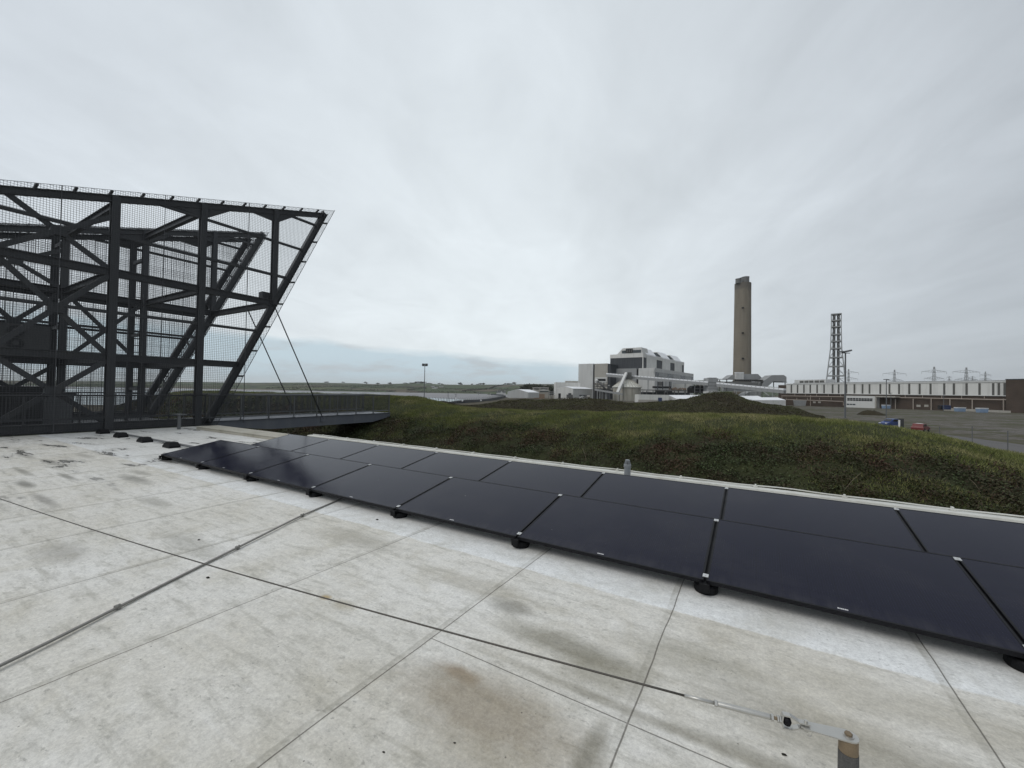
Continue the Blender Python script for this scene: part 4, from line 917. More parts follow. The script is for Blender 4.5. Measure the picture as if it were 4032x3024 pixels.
ANG = math.atan2(0.781, 0.625)
def blk(px0, px1, d, py_top, z0, depth, m=None):
    """frontal block between two pixels at one distance, going back by depth"""
    m = m or MB(); a, b = XY(px0, d), XY(px1, d); f = Vector((FWD[0], FWD[1]))*depth
    return m.prism([a, b, b+f, a+f], z0, ZZ((px0+px1)/2, py_top, d))
def pblk(px0, px1, d, py0, py1, depth, m=None): return blk(px0, px1, d, py0, ZZ((px0+px1)/2, py1, d), depth, m)
def pslab(pts, d, depth, m=None):
    """outline seen frontally at distance d, given a real thickness going back"""
    m = m or MB(); f = Vector((FWD[0], FWD[1], 0))*depth
    return m.slab([P(px, py, d) for px, py in pts], f)
def pbar(a, b, w, h=None, m=None):
    m = m or MB(); return m.bar(P(*a), P(*b), w, h or w)
# --- boiler house
B = Frame(2530, 540, ANG)
t = thing('boiler_house', (*B.o, GR), 'massive boiler house with black upper cladding and three white sloping roof hoods', 'boiler house')
uL = B.hit(2401, 'u'); vR = B.hit(2692, 'v'); zt_ = B.z(2530, 1391, 'u'); zb_ = 31.0; zw = zt_-9.5*540/1608*1.6
B.box(MB(), 0, uL, 0, vR, zb_, zw).build('dark_cladding', M['clad_dark'], t)
B.box(MB(), -0.3, uL+0.3, -0.3, vR+0.3, zw+0.01, zt_).build('white_band', M['clad_white'], t)
B.box(MB(), -0.5, 0.6, -0.5, 0.6, zb_, zw-0.02).build('corner_trim', M['clad_white'], t)
# front roof housing
ua, ub = B.hit(2526, 'u'), B.hit(2427, 'u'); ua2, ub2 = B.hit(2522, 'u'), B.hit(2449, 'u'); zh = zt_+24*545/1608
m = MB(); m.slab([B.pt(ua, 0.6, zt_+0.02), B.pt(ua2, 0.6, zh), B.pt(ub2, 0.6, zh), B.pt(ub, 0.6, zt_+0.02)], (B.v.x*22, B.v.y*22, 0)); m.build('roof_housing', M['clad_white'], t)
u1, u2 = B.hit(2446, 'u'), B.hit(2523, 'u'); m = MB(); B.box(m, u2+0.5, u1, 0.2, 0.59, zt_+1, zh-3.2); m.build('louvre_band', M['window'], t)
u1, u2 = B.hit(2462, 'u'), B.hit(2489, 'u'); m = MB(); B.box(m, u2, u1, -0.3, 0.19, zt_+1.2, zh-1.0); m.build('dark_louvre', M['dark_void'], t)
m = MB()
for k in range(3): B.box(m, u2+1+k*3.0, u2+2.2+k*3.0, -0.5, -0.31, zh-6, zh-1.6)
m.build('louvre_vanes', M['steel_far'], t)
# three white hoods along the right face
for (pa, pb) in ((2545, 2584), (2607, 2638), (2656, 2684)):
    o = 0.7; va, vb = B.hit(pa, 'v', -o), B.hit(pb, 'v', -o)
    zc = zt_-1.5; zd = zb_+3.0
    prof = [(-o, zd), (-o, zc), (7.5, zh+0.3), (15, zh+0.3), (20, zt_), (20, zd)]
    m = MB(); m.slab([B.pt(u, va, z) for u, z in prof], (B.v.x*(vb-va), B.v.y*(vb-va), 0)); h = m.build('roof_hood', M['clad_white'], t)
    m = MB()
    for (ua_, za_), (ub_, zb_2) in zip(prof[1:2], prof[2:3]): m.slab([B.pt(ua_-.1, va-0.3, za_+0.1), B.pt(ub_-.1, va-0.3, zb_2+0.1), B.pt(ub_-.1, va-0.3, zb_2+0.4), B.pt(ua_-.1, va-0.3, za_+0.4)], (B.v.x*(vb-va+0.6), B.v.y*(vb-va+0.6), 0))
    m.build('hood_roof', M['white_roof'], h)
    m = MB(); m.slab([B.pt(u, va-0.35, z) for u, z in ((1.5, zt_+1.2), (8.0, zh-0.8), (14.5, zh-0.8), (18.5, zt_+1.2))], (B.v.x*0.3, B.v.y*0.3, 0)); m.build('dark_gable', M['window'], h)
# --- lower hall in front of it
L = Frame(2577, 525, ANG)
t = thing('bunker_hall', (*L.o, GR), 'pale concrete hall with a long ribbon window below the black boiler house', 'hall')
zt2 = L.z(2577, 1448.6, 'v'); vR = L.hit(2730, 'v'); ua = L.hit(2513, 'u'); ub = L.hit(2505, 'u'); uc = L.hit(2417, 'u')
L.box(MB(), 0, ua, 0, vR, GR, zt2).build('wall', M['clad_white2'], t)
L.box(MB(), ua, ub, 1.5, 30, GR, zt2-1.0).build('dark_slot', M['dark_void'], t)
L.box(MB(), ub, uc, 0, 40, GR, L.z(2460, 1451, 'u')).build('side_block', M['clad_grey'], t)
L.box(MB(), uc, uc+4, 1.0, 30, GR, L.z(2413, 1457, 'u')).build('stair_shaft', M['clad_white2'], t)
v0, v1 = L.hit(2578, 'v')+1.2, vR-1.0; za, zb2 = L.z(2579, 1464, 'v'), L.z(2579, 1486, 'v')
w = L.box(MB(), -0.25, -0.02, v0, v1, zb2, za).build('ribbon_window', M['window'], t)
for (pa, pb) in ((2593, 2625), (2650, 2677), (2697, 2719)):
    m = MB()
    for k in range(4): L.box(m, -0.45, -0.26, L.hit(pa, 'v'), L.hit(pb, 'v'), za-1.2-k*1.25, za-0.6-k*1.25)
    m.build('pale_blinds', M['clad_white2'], w)
L.box(MB(), -0.4, -0.02, L.hit(2578, 'v')-6, L.hit(2578, 'v')-3, zt2-8, zt2-2.0).build('white_sign_panel', M['white_paint'], t)
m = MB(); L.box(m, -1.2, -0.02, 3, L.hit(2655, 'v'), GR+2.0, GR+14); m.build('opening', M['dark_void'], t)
# --- tall pale blocks on the left
K = Frame(2391, 545, ANG)
t = thing('pale_tower_block', (*K.o, GR), 'pair of tall pale windowless blocks split by a dark slot, left of the boiler house', 'block')
u0, u1, u2_, u3 = 0, K.hit(2340, 'u'), K.hit(2334, 'u'), K.hit(2277, 'u'); zk = K.z(2391, 1431, 'u')
K.box(MB(), u0, u1, 0, 26, GR+14, zk).build('right_block', M['clad_tan'], t)
K.box(MB(), u1, u2_, 2, 26, GR, zk-1).build('dark_slot', M['clad_dark'], t)
K.box(MB(), u2_, u3, -0.4, 26, GR, zk+0.4).build('left_block', M['clad_white2'], t)
K.box(MB(), -3.6, -0.05, 1, 26, GR, zk-0.6).build('dark_return', M['clad_dark'], t)
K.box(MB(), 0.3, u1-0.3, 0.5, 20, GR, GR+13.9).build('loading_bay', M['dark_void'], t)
zz1, zz0 = K.z(2370, 1486, 'u'), K.z(2370, 1504, 'u')
m = MB(); K.box(m, 0.8, u1-0.8, -0.6, -0.02, zz0, zz1); m.build('pale_surround', M['white_paint'], t)
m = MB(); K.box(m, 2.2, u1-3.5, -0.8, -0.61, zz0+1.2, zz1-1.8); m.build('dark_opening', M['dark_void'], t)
t = thing('low_white_hall', (*XY(2236, 505), GR), 'wide low off-white hall with a flat roof left of the tall pale blocks', 'hall')
blk(2189, 2284, 505, 1506, GR, 25).build('wall', M['clad_white'], t); pblk(2227, 2276, 508, 1500, 1505.6, 8).build('roof_vent', M['clad_tan'], t)
# gabled store in front
t = thing('gabled_store', (*XY(2240, 470), GR), 'white gabled store with a small black doorway, in front of the low hall', 'store')
a, b, c = XY(2195, 470), XY(2256, 462), XY(2332, 500); zr, ze = ZZ(2227, 1522.6, 468), ZZ(2256, 1530.5, 462)
mid = (a+b)/2; dl = c-b
m = MB(); m.slab([(a.x, a.y, GR-1), (b.x, b.y, GR-1), (b.x, b.y, ze), (mid.x, mid.y, zr), (a.x, a.y, ze)], (dl.x, dl.y, 0)); m.build('wall', M['clad_white'], t)
e = (b-a).normalized()*0.6; m = MB()
for p, q_ in ((a-e, mid), (mid, b+e)):
    zp = ze-0.15 if p is not mid else zr; zq = zr if q_ is mid else ze-0.15
    zp = zr if (p-mid).length < 0.01 else ze-0.15
    m.slab([(p.x, p.y, zp+0.05), (q_.x, q_.y, zq+0.05), (q_.x, q_.y, zq+0.35), (p.x, p.y, zp+0.35)], (dl.x, dl.y, 0))
m.build('roof', M['white_roof'], t)
pblk(2199, 2214, 468.2, 1549, 1568, 0.8).build('doorway', M['dark_void'], t)
# --- silo
t = thing('conical_silo', (*XY(2468, 492), GR), 'round concrete silo with a pale ribbed conical roof', 'silo')
c = XY(2468, 492); rs = 57*492/1608*0.963
MB().lathe((c.x, c.y, 0), [(rs*0.97, GR-1), (rs*0.97, ZZ(2468, 1526, 492))], 56).build('wall', M['concrete'], t)
zc0, zc1 = ZZ(2468, 1524, 492), ZZ(2468, 1486, 492)
MB().lathe((c.x, c.y, 0), [(rs*1.03, zc0-0.7), (rs*1.03, zc0), (rs*0.10, zc1), (rs*0.06, zc1+1.6)], 56).build('cone_roof', M['cone'], t)
m = MB()
for k in range(28):
    an = k*2*math.pi/28; m.bar((c.x+rs*1.02*math.cos(an), c.y+rs*1.02*math.sin(an), zc0+0.2), (c.x+rs*0.12*math.cos(an), c.y+rs*0.12*math.sin(an), zc1+0.2), 0.5, 0.35)
m.build('roof_ribs', M['concrete'], t)
blk(2460, 2486, 486, 1466, zc1-2, 6).build('head_house', M['steel_far'], t)
t = thing('feed_chute', (*XY(2445, 470), GR), 'pale straight chute slanting down across the front of the silo', 'chute')
m = MB().bar(P(2466, 1469, 486), P(2432, 1547, 466), 3.0, 2.6); m.build('casing', M['white_paint'], t)
for pxp, pyp, dd in ((2454, 1500, 477), (2439, 1532, 469)):
    top_ = P(pxp, pyp, dd); MB().bar((top_.x, top_.y, GR), top_, 0.6, 0.6).build('leg', M['steel_far'], t)
# --- conveyors
def gallery(name, a, b, h, label, legs):
    t = thing(name, (*XY(a[0], a[2]), GR), label, 'conveyor', 'enclosed conveyor galleries')
    A, Bp = P(*a), P(*b); dn = Vector((0, 0, -0.55)); MB().bar(A+dn, Bp+dn, 3.6, h-1.1).build('casing', M['clad_grey'], t)
    up = Vector((0, 0, h/2-0.30)); MB().bar(A+up, Bp+up, 4.0, 1.45).build('white_roof', M['white_roof'], t)
    n = int((Bp-A).length/4.2); m = MB(); d = (Bp-A).normalized(); s_ = Vector((-d.y, d.x, 0)); s_ = s_ if s_.dot(Vector(EYE)-A) > 0 else -s_
    for k in range(1, n): c = A.lerp(Bp, k/n)+up+s_*2.0+Vector((0, 0, 0.1)); m.bar(c-d*0.45, c+d*0.45, 0.12, 0.45)
    m.build('roof_vents', M['steel_far'], t)
    for f in legs:
        c = A.lerp(Bp, f)
        for k in (-1.3, 1.3): MB().bar((c.x+s_.x*k, c.y+s_.y*k, GR-0.5), (c.x+s_.x*k, c.y+s_.y*k, c.z-h/2), 0.5, 0.5).build('leg', M['steel_pale'], t)
gallery('conveyor_gallery', (2390, 1476.5, 517), (2790, 1511, 432), 4.0, 'long grey enclosed conveyor running from the tall blocks past the silo top', (0.22, 0.45, 0.62, 0.8))
gallery('conveyor_gallery', (2826, 1515, 428), (3090, 1541, 366), 4.0, 'grey enclosed conveyor sloping from the transfer tower down to the brick hall', (0.1, 0.3, 0.62, 0.85))
t = thing('low_conveyor', (*XY(2400, 455), GR), 'bare grey conveyor on thin trestles in front of the silo', 'conveyor')
MB().bar(P(2342, 1534, 462), P(2452, 1552.5, 448), 2.6, 2.0).build('casing', M['clad_grey'], t)
for px, py in ((2352, 1537), (2362, 1538), (2371, 1540), (2384, 1542), (2388, 1543), (2436, 1551), (2446, 1553)):
    top_ = P(px, py, 458); MB().bar((top_.x, top_.y, GR), top_, 0.5, 0.5).build('trestle', M['steel_pale'], t)
t = thing('loading_gantry', (*XY(2362, 478), GR), 'tangled steel loading gantry with a slanting tube below the tall pale blocks', 'gantry')
m = MB()
for px in (2341, 2353, 2366, 2378, 2392, 2402):
    for d in (476, 486): q_ = P(px, 1503 if px < 2380 else 1515, d); m.bar((q_.x, q_.y, GR), q_, 0.45, 0.45)
m.build('frame_posts', M['steel_far'], t)
for py, x1 in ((1508, 2380), (1514, 2392), (1521, 2402), (1530, 2404)):
    m = MB().bar(P(2338, py, 475), P(x1, py+1, 475), 0.7, 0.6); m.bar(P(2338, py, 487), P(x1, py+1, 487), 0.7, 0.6); m.bar(P(2340, py+0.6, 481), P(x1-2, py+1.6, 481), 11.0, 0.25); m.build('platform', M['steel_far'], t)
for (a, b) in (((2341, 1530), (2366, 1508)), ((2366, 1530), (2341, 1508)), ((2378, 1545), (2402, 1521)), ((2353, 1545), (2378, 1530))): MB().bar(P(*a, 474), P(*b, 474), 0.4, 0.4).build('brace', M['steel_far'], t)
MB().tube([P(2351, 1497, 473), P(2388, 1537, 470)], 1.1, 12).build('slanting_tube', M['steel_far'], t, True)
MB().lathe(P(2350, 1498, 473), [(1.6, -1.2), (1.9, 0), (1.2, 1.2), (0.2, 1.7)], 16).build('head_cowl', M['white_paint'], t, True)
for (x0, x1, y0, y1, mm) in ((2344, 2360, 1503, 1508, 'white_paint'), (2372, 2384, 1505.5, 1509, 'white_paint'), (2376, 2402, 1516, 1518.5, 'clad_white'), (2346, 2352, 1518, 1522, 'clad_white'), (2394, 2412, 1527, 1536, 'clad_tan')): pblk(x0, x1, 478, y0, y1, 4).build('hopper', M[mm], t)
# yard clutter in front of the store: each a machine or skip
for (x0, x1, y0, y1, d, name, lab, mm) in ((2233, 2256, 1554, 1567, 455, 'plant_skid', 'squat grey plant skid with a dark top in front of the gabled store', 'steel_far'), (2284, 2320, 1555, 1560, 452, 'flat_trailer', 'dark flat trailer bed parked before the long store wall', 'clad_dark'), (2306, 2322, 1557, 1566, 450, 'tank_drum', 'dull pink-grey drum beside the flat trailer', 'clad_tan'), (2240, 2250, 1548, 1554, 456, 'hopper_box', 'dark hopper box topping the squat plant skid', 'clad_dark')):
    mbx = pblk(x0, x1, d, y0, y1, 5) if name != 'tank_drum' else MB().tube([P(x0, (y0+y1)/2, d), P(x1, (y0+y1)/2, d)], (y1-y0)/2*d/F, 16)
    t = thing(name, (*XY((x0+x1)/2, d), GR), lab, 'machinery')
    mbx.build('body', M[mm], t)
    lg = MB(); 
    for px in (x0+1.5, x1-1.5): q_ = P(px, y1, d+1.5); MB().bar((q_.x, q_.y, GR), q_, 0.6, 0.6).build('support', M['steel_far'], t)
for (px, py, d, lab) in ((2287, 1562, 451, 'pale slanting loader belt left of the drum'), (2302, 1560, 449, 'dark slanting loader boom before the store')):
    t = thing('loader_boom', (*XY(px, d), GR), lab, 'machinery'); pbar((px-6, py+6, d), (px+8, py-3, d), 1.2, 0.9).build('boom', M['white_paint' if 'pale' in lab else 'steel_far'], t); pbar((px+1, py+1, d), (px+1, py+9, d), 0.5).build('prop', M['steel_far'], t)
# --- transfer tower
t = thing('transfer_tower', (*XY(2808, 432), GR), 'square grey transfer tower joining the two long conveyors', 'tower')
pblk(2789, 2828, 431, 1489, 1541, 11).build('casing', M['clad_grey'], t); pblk(2795, 2822, 433, 1487, 1488.8, 7).build('roof_plant', M['steel_far'], t)
for py in (1505, 1519, 1531): pblk(2788.6, 2828.4, 430.8, py, py+1, 0.3).build('string_course', M['clad_dark'], t)
pblk(2786, 2836, 425, 1541, 1549, 10).build('white_base', M['white_paint'], t)
# --- chimney
t = thing('chimney', (*XY(2921, 487), GR), 'enormous brown concrete chimney with clustered flue tops', 'chimney')
c = XY(2921, 492); CS = 0.871; r1, r0 = 33.6*492/1608*CS, 37.2*492/1608*CS; zs = ZZ(2921, 1117, 492)
MB().lathe((c.x, c.y, 0), [(r0, GR-1), (r1, zs-16), (r1, zs), (r1-0.8, zs+0.1), (r1-0.9, zs-1.0)], 64).build('shaft', M['chimney'], t, False)
for (px, d, w, pyt) in ((2903, 488, 24, 1098), (2931, 489, 31, 1091), (2919, 497.5, 24, 1094)):
    q_ = XY(px, d); rr = w/2*490/1608*CS
    MB().lathe((q_.x, q_.y, 0), [(rr, zs-0.9), (rr*0.98, ZZ(px, pyt, d)-0.6), (rr*1.04, ZZ(px, pyt, d)-0.6), (rr*1.04, ZZ(px, pyt, d)), (rr*0.85, ZZ(px, pyt, d)+0.05), (rr*0.82, ZZ(px, pyt, d)-2)], 36).build('flue', M['flue'], t)
for py in (1212, 1311, 1411):
    q_ = P(2925, py, 492-33.9*492/1608*CS-0.6); m = MB(); m.box(q_, (2.2, 1.2, 1.6), math.atan2(FWD[1], FWD[0])-math.pi/2); m.build('access_hatch', M['dark_void'], t)
# --- ducts and plant round its foot
t = thing('precipitator_duct', (*XY(2935, 462), GR), 'grey faceted duct housing wrapped round the foot of the chimney', 'duct')
pslab([(2864, 1494), (2864, 1491), (2884, 1476), (2890, 1476), (2930, 1472.5), (2985, 1472.5), (3001, 1489), (3001, 1494)], 462, 12).build('casing', M['clad_grey'], t)
pblk(2899, 2928, 458, 1469, 1494, 3.8).build('white_box', M['clad_white2'], t); pblk(2898.5, 2928.5, 457.8, 1465.8, 1468.9, 4.2).build('box_lid', M['white_roof'], t)
for px in (2896, 2915, 2935, 2955, 2975, 2996): pblk(px-0.8, px+0.8, 463, 1494, 1538, 1).build('leg', M['steel_far'], t)
t = thing('curved_duct', (*XY(3050, 440), GR), 'grey humpbacked duct bending down to the right of the chimney', 'duct')
pslab([(3004, 1508), (3007, 1500), (3038, 1478), (3044, 1477), (3086, 1476.5), (3097, 1484), (3097, 1502), (3045, 1502), (3022, 1523), (3000, 1523)], 440, 12).build('casing', M['clad_grey'], t)
for px in (3047, 3092): pblk(px-0.8, px+0.8, 443, 1502.2, 1540, 1).build('leg', M['steel_far'], t)
pblk(3048, 3099, 441, 1502.5, 1505.5, 8).build('platform', M['steel_far'], t)
t = thing('pipe_gantry', (*XY(2915, 440), GR), 'dark cluttered pipe gantry spanning in front of the chimney foot', 'gantry')
pblk(2820, 3006, 440, 1493.5, 1495, 5).build('top_chord', M['steel_far'], t); pblk(2890, 3006, 440, 1500.5, 1502.5, 5).build('bottom_chord', M['steel_far'], t)
for k in range(14): pbar((2893+k*8.3, 1495, 440), (2893+k*8.3, 1500.5, 440), 0.5).build('post', M['steel_far'], t)
pblk(2893, 3004, 444, 1495.2, 1500.3, 1).build('dark_infill', M['dark_void'], t)
for px in (2834, 2862, 2998, 3003): pblk(px-1.0, px+1.0, 441, 1495, 1540, 1).build('leg', M['steel_far'], t)
t = thing('grey_store', (*XY(2925, 455), GR), 'long plain grey shed below the chimney, half hidden by the conveyor', 'shed')
pblk(2854, 2996, 448, 1503.5, 1541, 8).build('wall', M['clad_grey'], t)
t = thing('grey_tank_shed', (*XY(2960, 410), GR), 'rounded grey shed under the sloping conveyor', 'shed')
pslab([(2928, 1573), (2932, 1556), (2945, 1546), (2962, 1541), (2985, 1540), (2997, 1543), (2997, 1573)], 405, 12).build('wall', M['clad_grey'], t)
t = thing('pipe_bridge', (*XY(2990, 385), GR), 'thin pipe bridge with one slanting strut beneath the sloping conveyor', 'pipe bridge')
pbar((2894, 1540, 388), (3004, 1541, 380), 0.6).build('pipe', M['steel_pale'], t)
for px in (2895, 2934, 2949, 2997, 3003): pbar((px, 1540, 385), (px, 1566, 385), 0.5).build('post', M['steel_far'], t)
pbar((3006, 1542, 380), (3028, 1558, 375), 0.6).build('strut', M['steel_pale'], t)
t = thing('dark_open_shed', (*XY(2755, 446), GR), 'black open-fronted steel shed left of the transfer tower', 'shed')
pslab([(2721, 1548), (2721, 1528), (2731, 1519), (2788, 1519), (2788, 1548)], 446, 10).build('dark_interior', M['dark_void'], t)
for px in (2736, 2757, 2774): pblk(px-0.8, px+0.8, 445, 1520, 1548, 0.8).build('post', M['clad_grey'], t)
for py in (1530, 1543): pblk(2733, 2787, 444.5, py, py+1.2, 0.4).build('rail', M['clad_grey'], t)
t = thing('white_clad_wall', (*XY(2690, 470), GR), 'plain white clad wall between the hall opening and the black shed', 'wall')
pblk(2650, 2722, 466, 1512, 1545, 2).build('wall_panel', M['clad_white'], t)
t = thing('loading_platform', (*XY(2615, 440), GR), 'long dark raised platform on stubby columns right of the silo', 'platform')
pblk(2526, 2704, 440, 1535, 1538.5, 10).build('deck', M['steel_far'], t); pblk(2526, 2716, 452, 1545, 1556, 2).build('dark_back', M['clad_dark'], t)
for px in (2532, 2547, 2572, 2586, 2617, 2629, 2656, 2672, 2698): pblk(px-1.2, px+1.2, 441, 1538.6, 1556, 1).build('column', M['steel_far'], t)
t = thing('wrecked_structure', (*XY(2600, 445), GR), 'half demolished dark steel shed standing on the raised platform', 'shed')
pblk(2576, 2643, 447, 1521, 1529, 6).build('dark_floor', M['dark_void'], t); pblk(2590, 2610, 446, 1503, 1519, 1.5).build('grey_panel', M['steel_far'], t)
for px in (2590, 2610, 2636, 2642): pblk(px-1.2, px+1.2, 445, 1502, 1534, 1).build('post', M['clad_dark'], t)
rub = MB(); rr = random.Random(5)
for k in range(110):
    px = rr.uniform(2634, 2701); top_ = 1524+5*abs(math.sin(px*0.13)); py = rr.uniform(top_, 1536); q_ = P(px, py, 447+rr.uniform(-2, 2)); s_ = rr.uniform(0.5, 1.6)
    rub.box(q_, (s_, s_*rr.uniform(.3, 1), s_*rr.uniform(.2, .7)), rr.uniform(0, 3), rr.uniform(-.6, .6), rr.uniform(-.6, .6))
tag(rub.build('rubble_heap', M['rubble']), 'rusty brown heap of rubble and scrap on the raised platform', 'rubble', kind='stuff')
# --- low white buildings before the works
t = thing('long_white_wall', (*XY(2575, 402), GR), 'long low pale building with one blue door right of the silo foot', 'building')
pblk(2514, 2633, 402, 1554.3, 1586, 12).build('wall', M['clad_white'], t); d_ = pblk(2592, 2607, 401.4, 1566, 1584, 0.5).build('door', M['navy'], t); pblk(2514, 2633, 401.6, 1574.5, 1588, 0.3).build('plinth', M['clad_tan'], t)
def lean_roof(name, label, ridge, eave, d0, d1, py_r, py_e):
    t = thing(name, (*XY((eave[0]+eave[1])/2, d0), GR), label, 'shed', 'white roofed sheds before the works')
    q_ = [P(eave[0], py_e, d0), P(eave[1], py_e, d0), P(ridge[1], py_r, d1), P(ridge[0], py_r, d1)]
    MB().slab(q_, (0, 0, 0.3)).build('roof', M['white_roof'], t)
    MB().add([(q_[0].x, q_[0].y, GR), (q_[1].x, q_[1].y, GR), (q_[2].x, q_[2].y, GR), (q_[3].x, q_[3].y, GR)]+[v-Vector((0, 0, 0.05)) for v in q_], [(3, 2, 1, 0), (4, 5, 6, 7), (0, 1, 5, 4), (1, 2, 6, 5), (2, 3, 7, 6), (3, 0, 4, 7)]).build('wall', M['clad_white2'], t)
lean_roof('white_roofed_shed', 'low shed with bright white sloping roof left of the tall mound', (2633, 2792), (2664, 2800), 385, 412, 1556.5, 1571)
lean_roof('white_roofed_shed', 'low shed with bright white roof peeking out right of the tall mound', (2888, 2984), (2920, 3020), 315, 340, 1560, 1574)
lean_roof('white_roofed_shed', 'low shed with bright white roof ending at the brick hall', (2986, 3060), (2958, 3094), 308, 330, 1566, 1576.5)
# --- pale warehouse and tan buildings on the left
t = thing('pale_warehouse', (*XY(2050, 440), GR), 'pale grey warehouse with shallow gabled roof and white roof slope', 'warehouse')
g_ = [(1997, 1566), (1997, 1544), (2040, 1534), (2082, 1546), (2099, 1546), (2099, 1566)]
a0 = [P(px, py, 440) for px, py in [(1998, 1567), (1998, 1544), (2040, 1534), (2080, 1546), (2080, 1567)]]; off = LD(14, 34)
MB().slab(a0, (off.x, off.y, 0)).build('wall', M['clad_white2'], t)
m = MB()
for p_, q_ in ((a0[1], a0[2]), (a0[2], a0[3])): m.slab([p_+Vector((0, 0, 0.1)), q_+Vector((0, 0, 0.1)), q_+Vector((0, 0, 0.4)), p_+Vector((0, 0, 0.4))], (off.x, off.y, 0))
m.build('roof', M['white_roof'], t)
for (x0, x1, y0, y1, d, lab) in ((2099, 2126, 1525.5, 1546, 560, 'tan flat roofed house behind the warehouse, left one'), (2127, 2160, 1525.5, 1540, 562, 'tan flat roofed house behind the warehouse, right one'), (2122, 2164, 1536, 1562, 540, 'cream shallow roofed house below the tan houses'), (2084, 2115, 1537, 1562, 530, 'cream low house touching the warehouse roof')):
    t = thing('site_house', (*XY((x0+x1)/2, d), GR), lab, 'house', 'site houses by the warehouse')
    pblk(x0, x1, d, y0+1.5, y1+6, 9).build('wall', M['clad_tan'], t)
    if 'cream' in lab: pslab([(x0-1, y0+1.4), ((x0+x1)/2, y0-2.6), (x1+1, y0+1.4)], d-0.3, 9.6).build('roof', M['clad_white'], t)
    else: pblk(x0-1, x1+1, d-0.4, y0, y0+1.4, 9.8).build('roof', M['clad_white'], t)
    pblk(x0+4, x1-4, d-0.25, y0+4, y0+8, 0.2).build('window', M['window'], t)
t = thing('brick_yard_wall', (*XY(2122, 500), GR), 'dull brown wall and scrub right of the warehouse', 'wall'); pblk(2101, 2145, 500, 1551, 1570, 1).build('wall_face', M['rubble'], t)
t = thing('round_tank', (*XY(2187, 530), GR), 'small white domed tank beside the gabled store', 'tank')
q_ = P(2187, 1540, 530); MB().lathe(q_, [(1.8, -9), (1.8, 0), (1.7, 1.0), (1.1, 2.0), (0.2, 2.5)], 24).build('vessel', M['white_paint'], t, False)
t = thing('pipe_rack', (*XY(2172, 515), GR), 'cluttered low pipe rack between the tan houses and the gabled store', 'pipe rack')
for py in (1543, 1549, 1556): pbar((2158, py, 515), (2194, py+0.5, 515), 0.6).build('pipe', M['steel_pale'], t)
for px in (2161, 2170, 2179, 2190): pbar((px, 1540, 515), (px, 1568, 515), 0.5).build('post', M['steel_far'], t)
for px, py, w in ((2174, 1558, 3), (2181, 1560, 5), (2166, 1561, 4)): pblk(px-w/2, px+w/2, 510, py-3, py+8, 2).build('box_unit', M['clad_tan'], t)
# --- brick turbine hall on the right
H0, H1 = XY(3097, 406), XY(3972, 258); hd_ = (H1-H0); HL = hd_.length; hd_.normalize(); hb = Vector((-hd_.y, hd_.x)); hb = hb if hb.dot(Vector((FWD[0], FWD[1]))) > 0 else -hb
def hs(px):
    r = ray(px, hy(px)); r2 = Vector((r[0], r[1])); det = hd_.x*(-r2.y)-hd_.y*(-r2.x)
    return ((-H0.x)*(-r2.y)-(-H0.y)*(-r2.x))/det
def hz(px, py): p = H0+hd_*hs(px); return ZZ(px, py, p.dot(Vector((FWD[0], FWD[1]))))
def hbox(m, s0, s1, b0, b1, z0, z1): return m.prism([H0+hd_*s0+hb*b0, H0+hd_*s1+hb*b0, H0+hd_*s1+hb*b1, H0+hd_*s0+hb*b1], z0, z1)
TH = thing('turbine_hall', (*H0, GR), 'very long brick hall with a high band of white panels and dark joints', 'hall')
ZT, ZM, ZB = 12.6, 3.9, GR
hbox(MB(), -9, HL, 0.0, 40, ZB, ZM).build('brick_base', M['brick'], TH)
hbox(MB(), 0, HL, -0.5, 39, ZM+0.01, ZT).build('white_panels', M['clad_white'], TH)
hbox(MB(), -0.4, HL, -0.9, 40, ZT+0.01, ZT+0.7).build('roof_edge', M['white_paint'], TH); hbox(MB(), 0, HL, -0.8, -0.51, ZM-0.2, ZM+0.3).build('white_sill', M['white_paint'], TH)
hbox(MB(), 2, HL*0.99, 6, 34, ZT+0.71, ZT+1.6).build('roof_monitor', M['clad_grey'], TH)
hbox(MB(), -9, -0.02, -0.3, 40, ZM+0.01, ZT-0.6).build('brick_return', M['brick'], TH)
for px in (3117.5, 3142, 3167, 3192, 3219, 3246.5, 3280, 3304, 3334.5, 3366, 3398, 3425.5, 3468, 3504, 3542, 3582, 3623, 3666, 3720, 3758, 3808, 3859, 3913, 3935, 3958):
    hp_ = 2.6+2.3*(px-3100)/900; hbox(MB(), hs(px-hp_), hs(px+hp_), -0.62, -0.51, ZM+0.35, ZT-0.5).build('dark_joint', M['strip'], TH)
HE = HL
t = thing('brick_block', (*(H0+hd_*HE), GR), 'plain tall brick block closing the right end of the long hall', 'block')
hbox(MB(), HE+0.05, HE+70, -3.0, 40, ZB, ZT+1.4).build('brick_wall', M['brick'], t); hbox(MB(), HE-0.1, HE+70, -3.2, 40, ZT+1.41, ZT+1.9).build('coping', M['clad_dark'], t)
for s in (8, 10): hbox(MB(), HE+s, HE+s+0.25, -3.35, -3.02, ZB, ZT+0.5).build('downpipe', M['clad_dark'], t)
t = thing('roof_plant_room', (*(H0+hd_*10), ZT), 'pale box with dark window slots on the left end of the hall roof', 'plant room')
s0, s1 = hs(3103), hs(3226); zp = hz(3160, 1494); hbox(MB(), s0, s1, 8, 20, ZT+0.72, zp).build('wall', M['clad_white2'], t)
for px in (3131, 3150, 3169, 3190, 3210): s = hs(px); hbox(MB(), s-2, s+2, 7.8, 7.98, ZT+1.2, zp-1).build('window', M['strip'], t)
t = thing('office_annexe', (*(H0+hd_*hs(3400)), GR), 'white rendered office annexe with two rows of small dark windows', 'annexe')
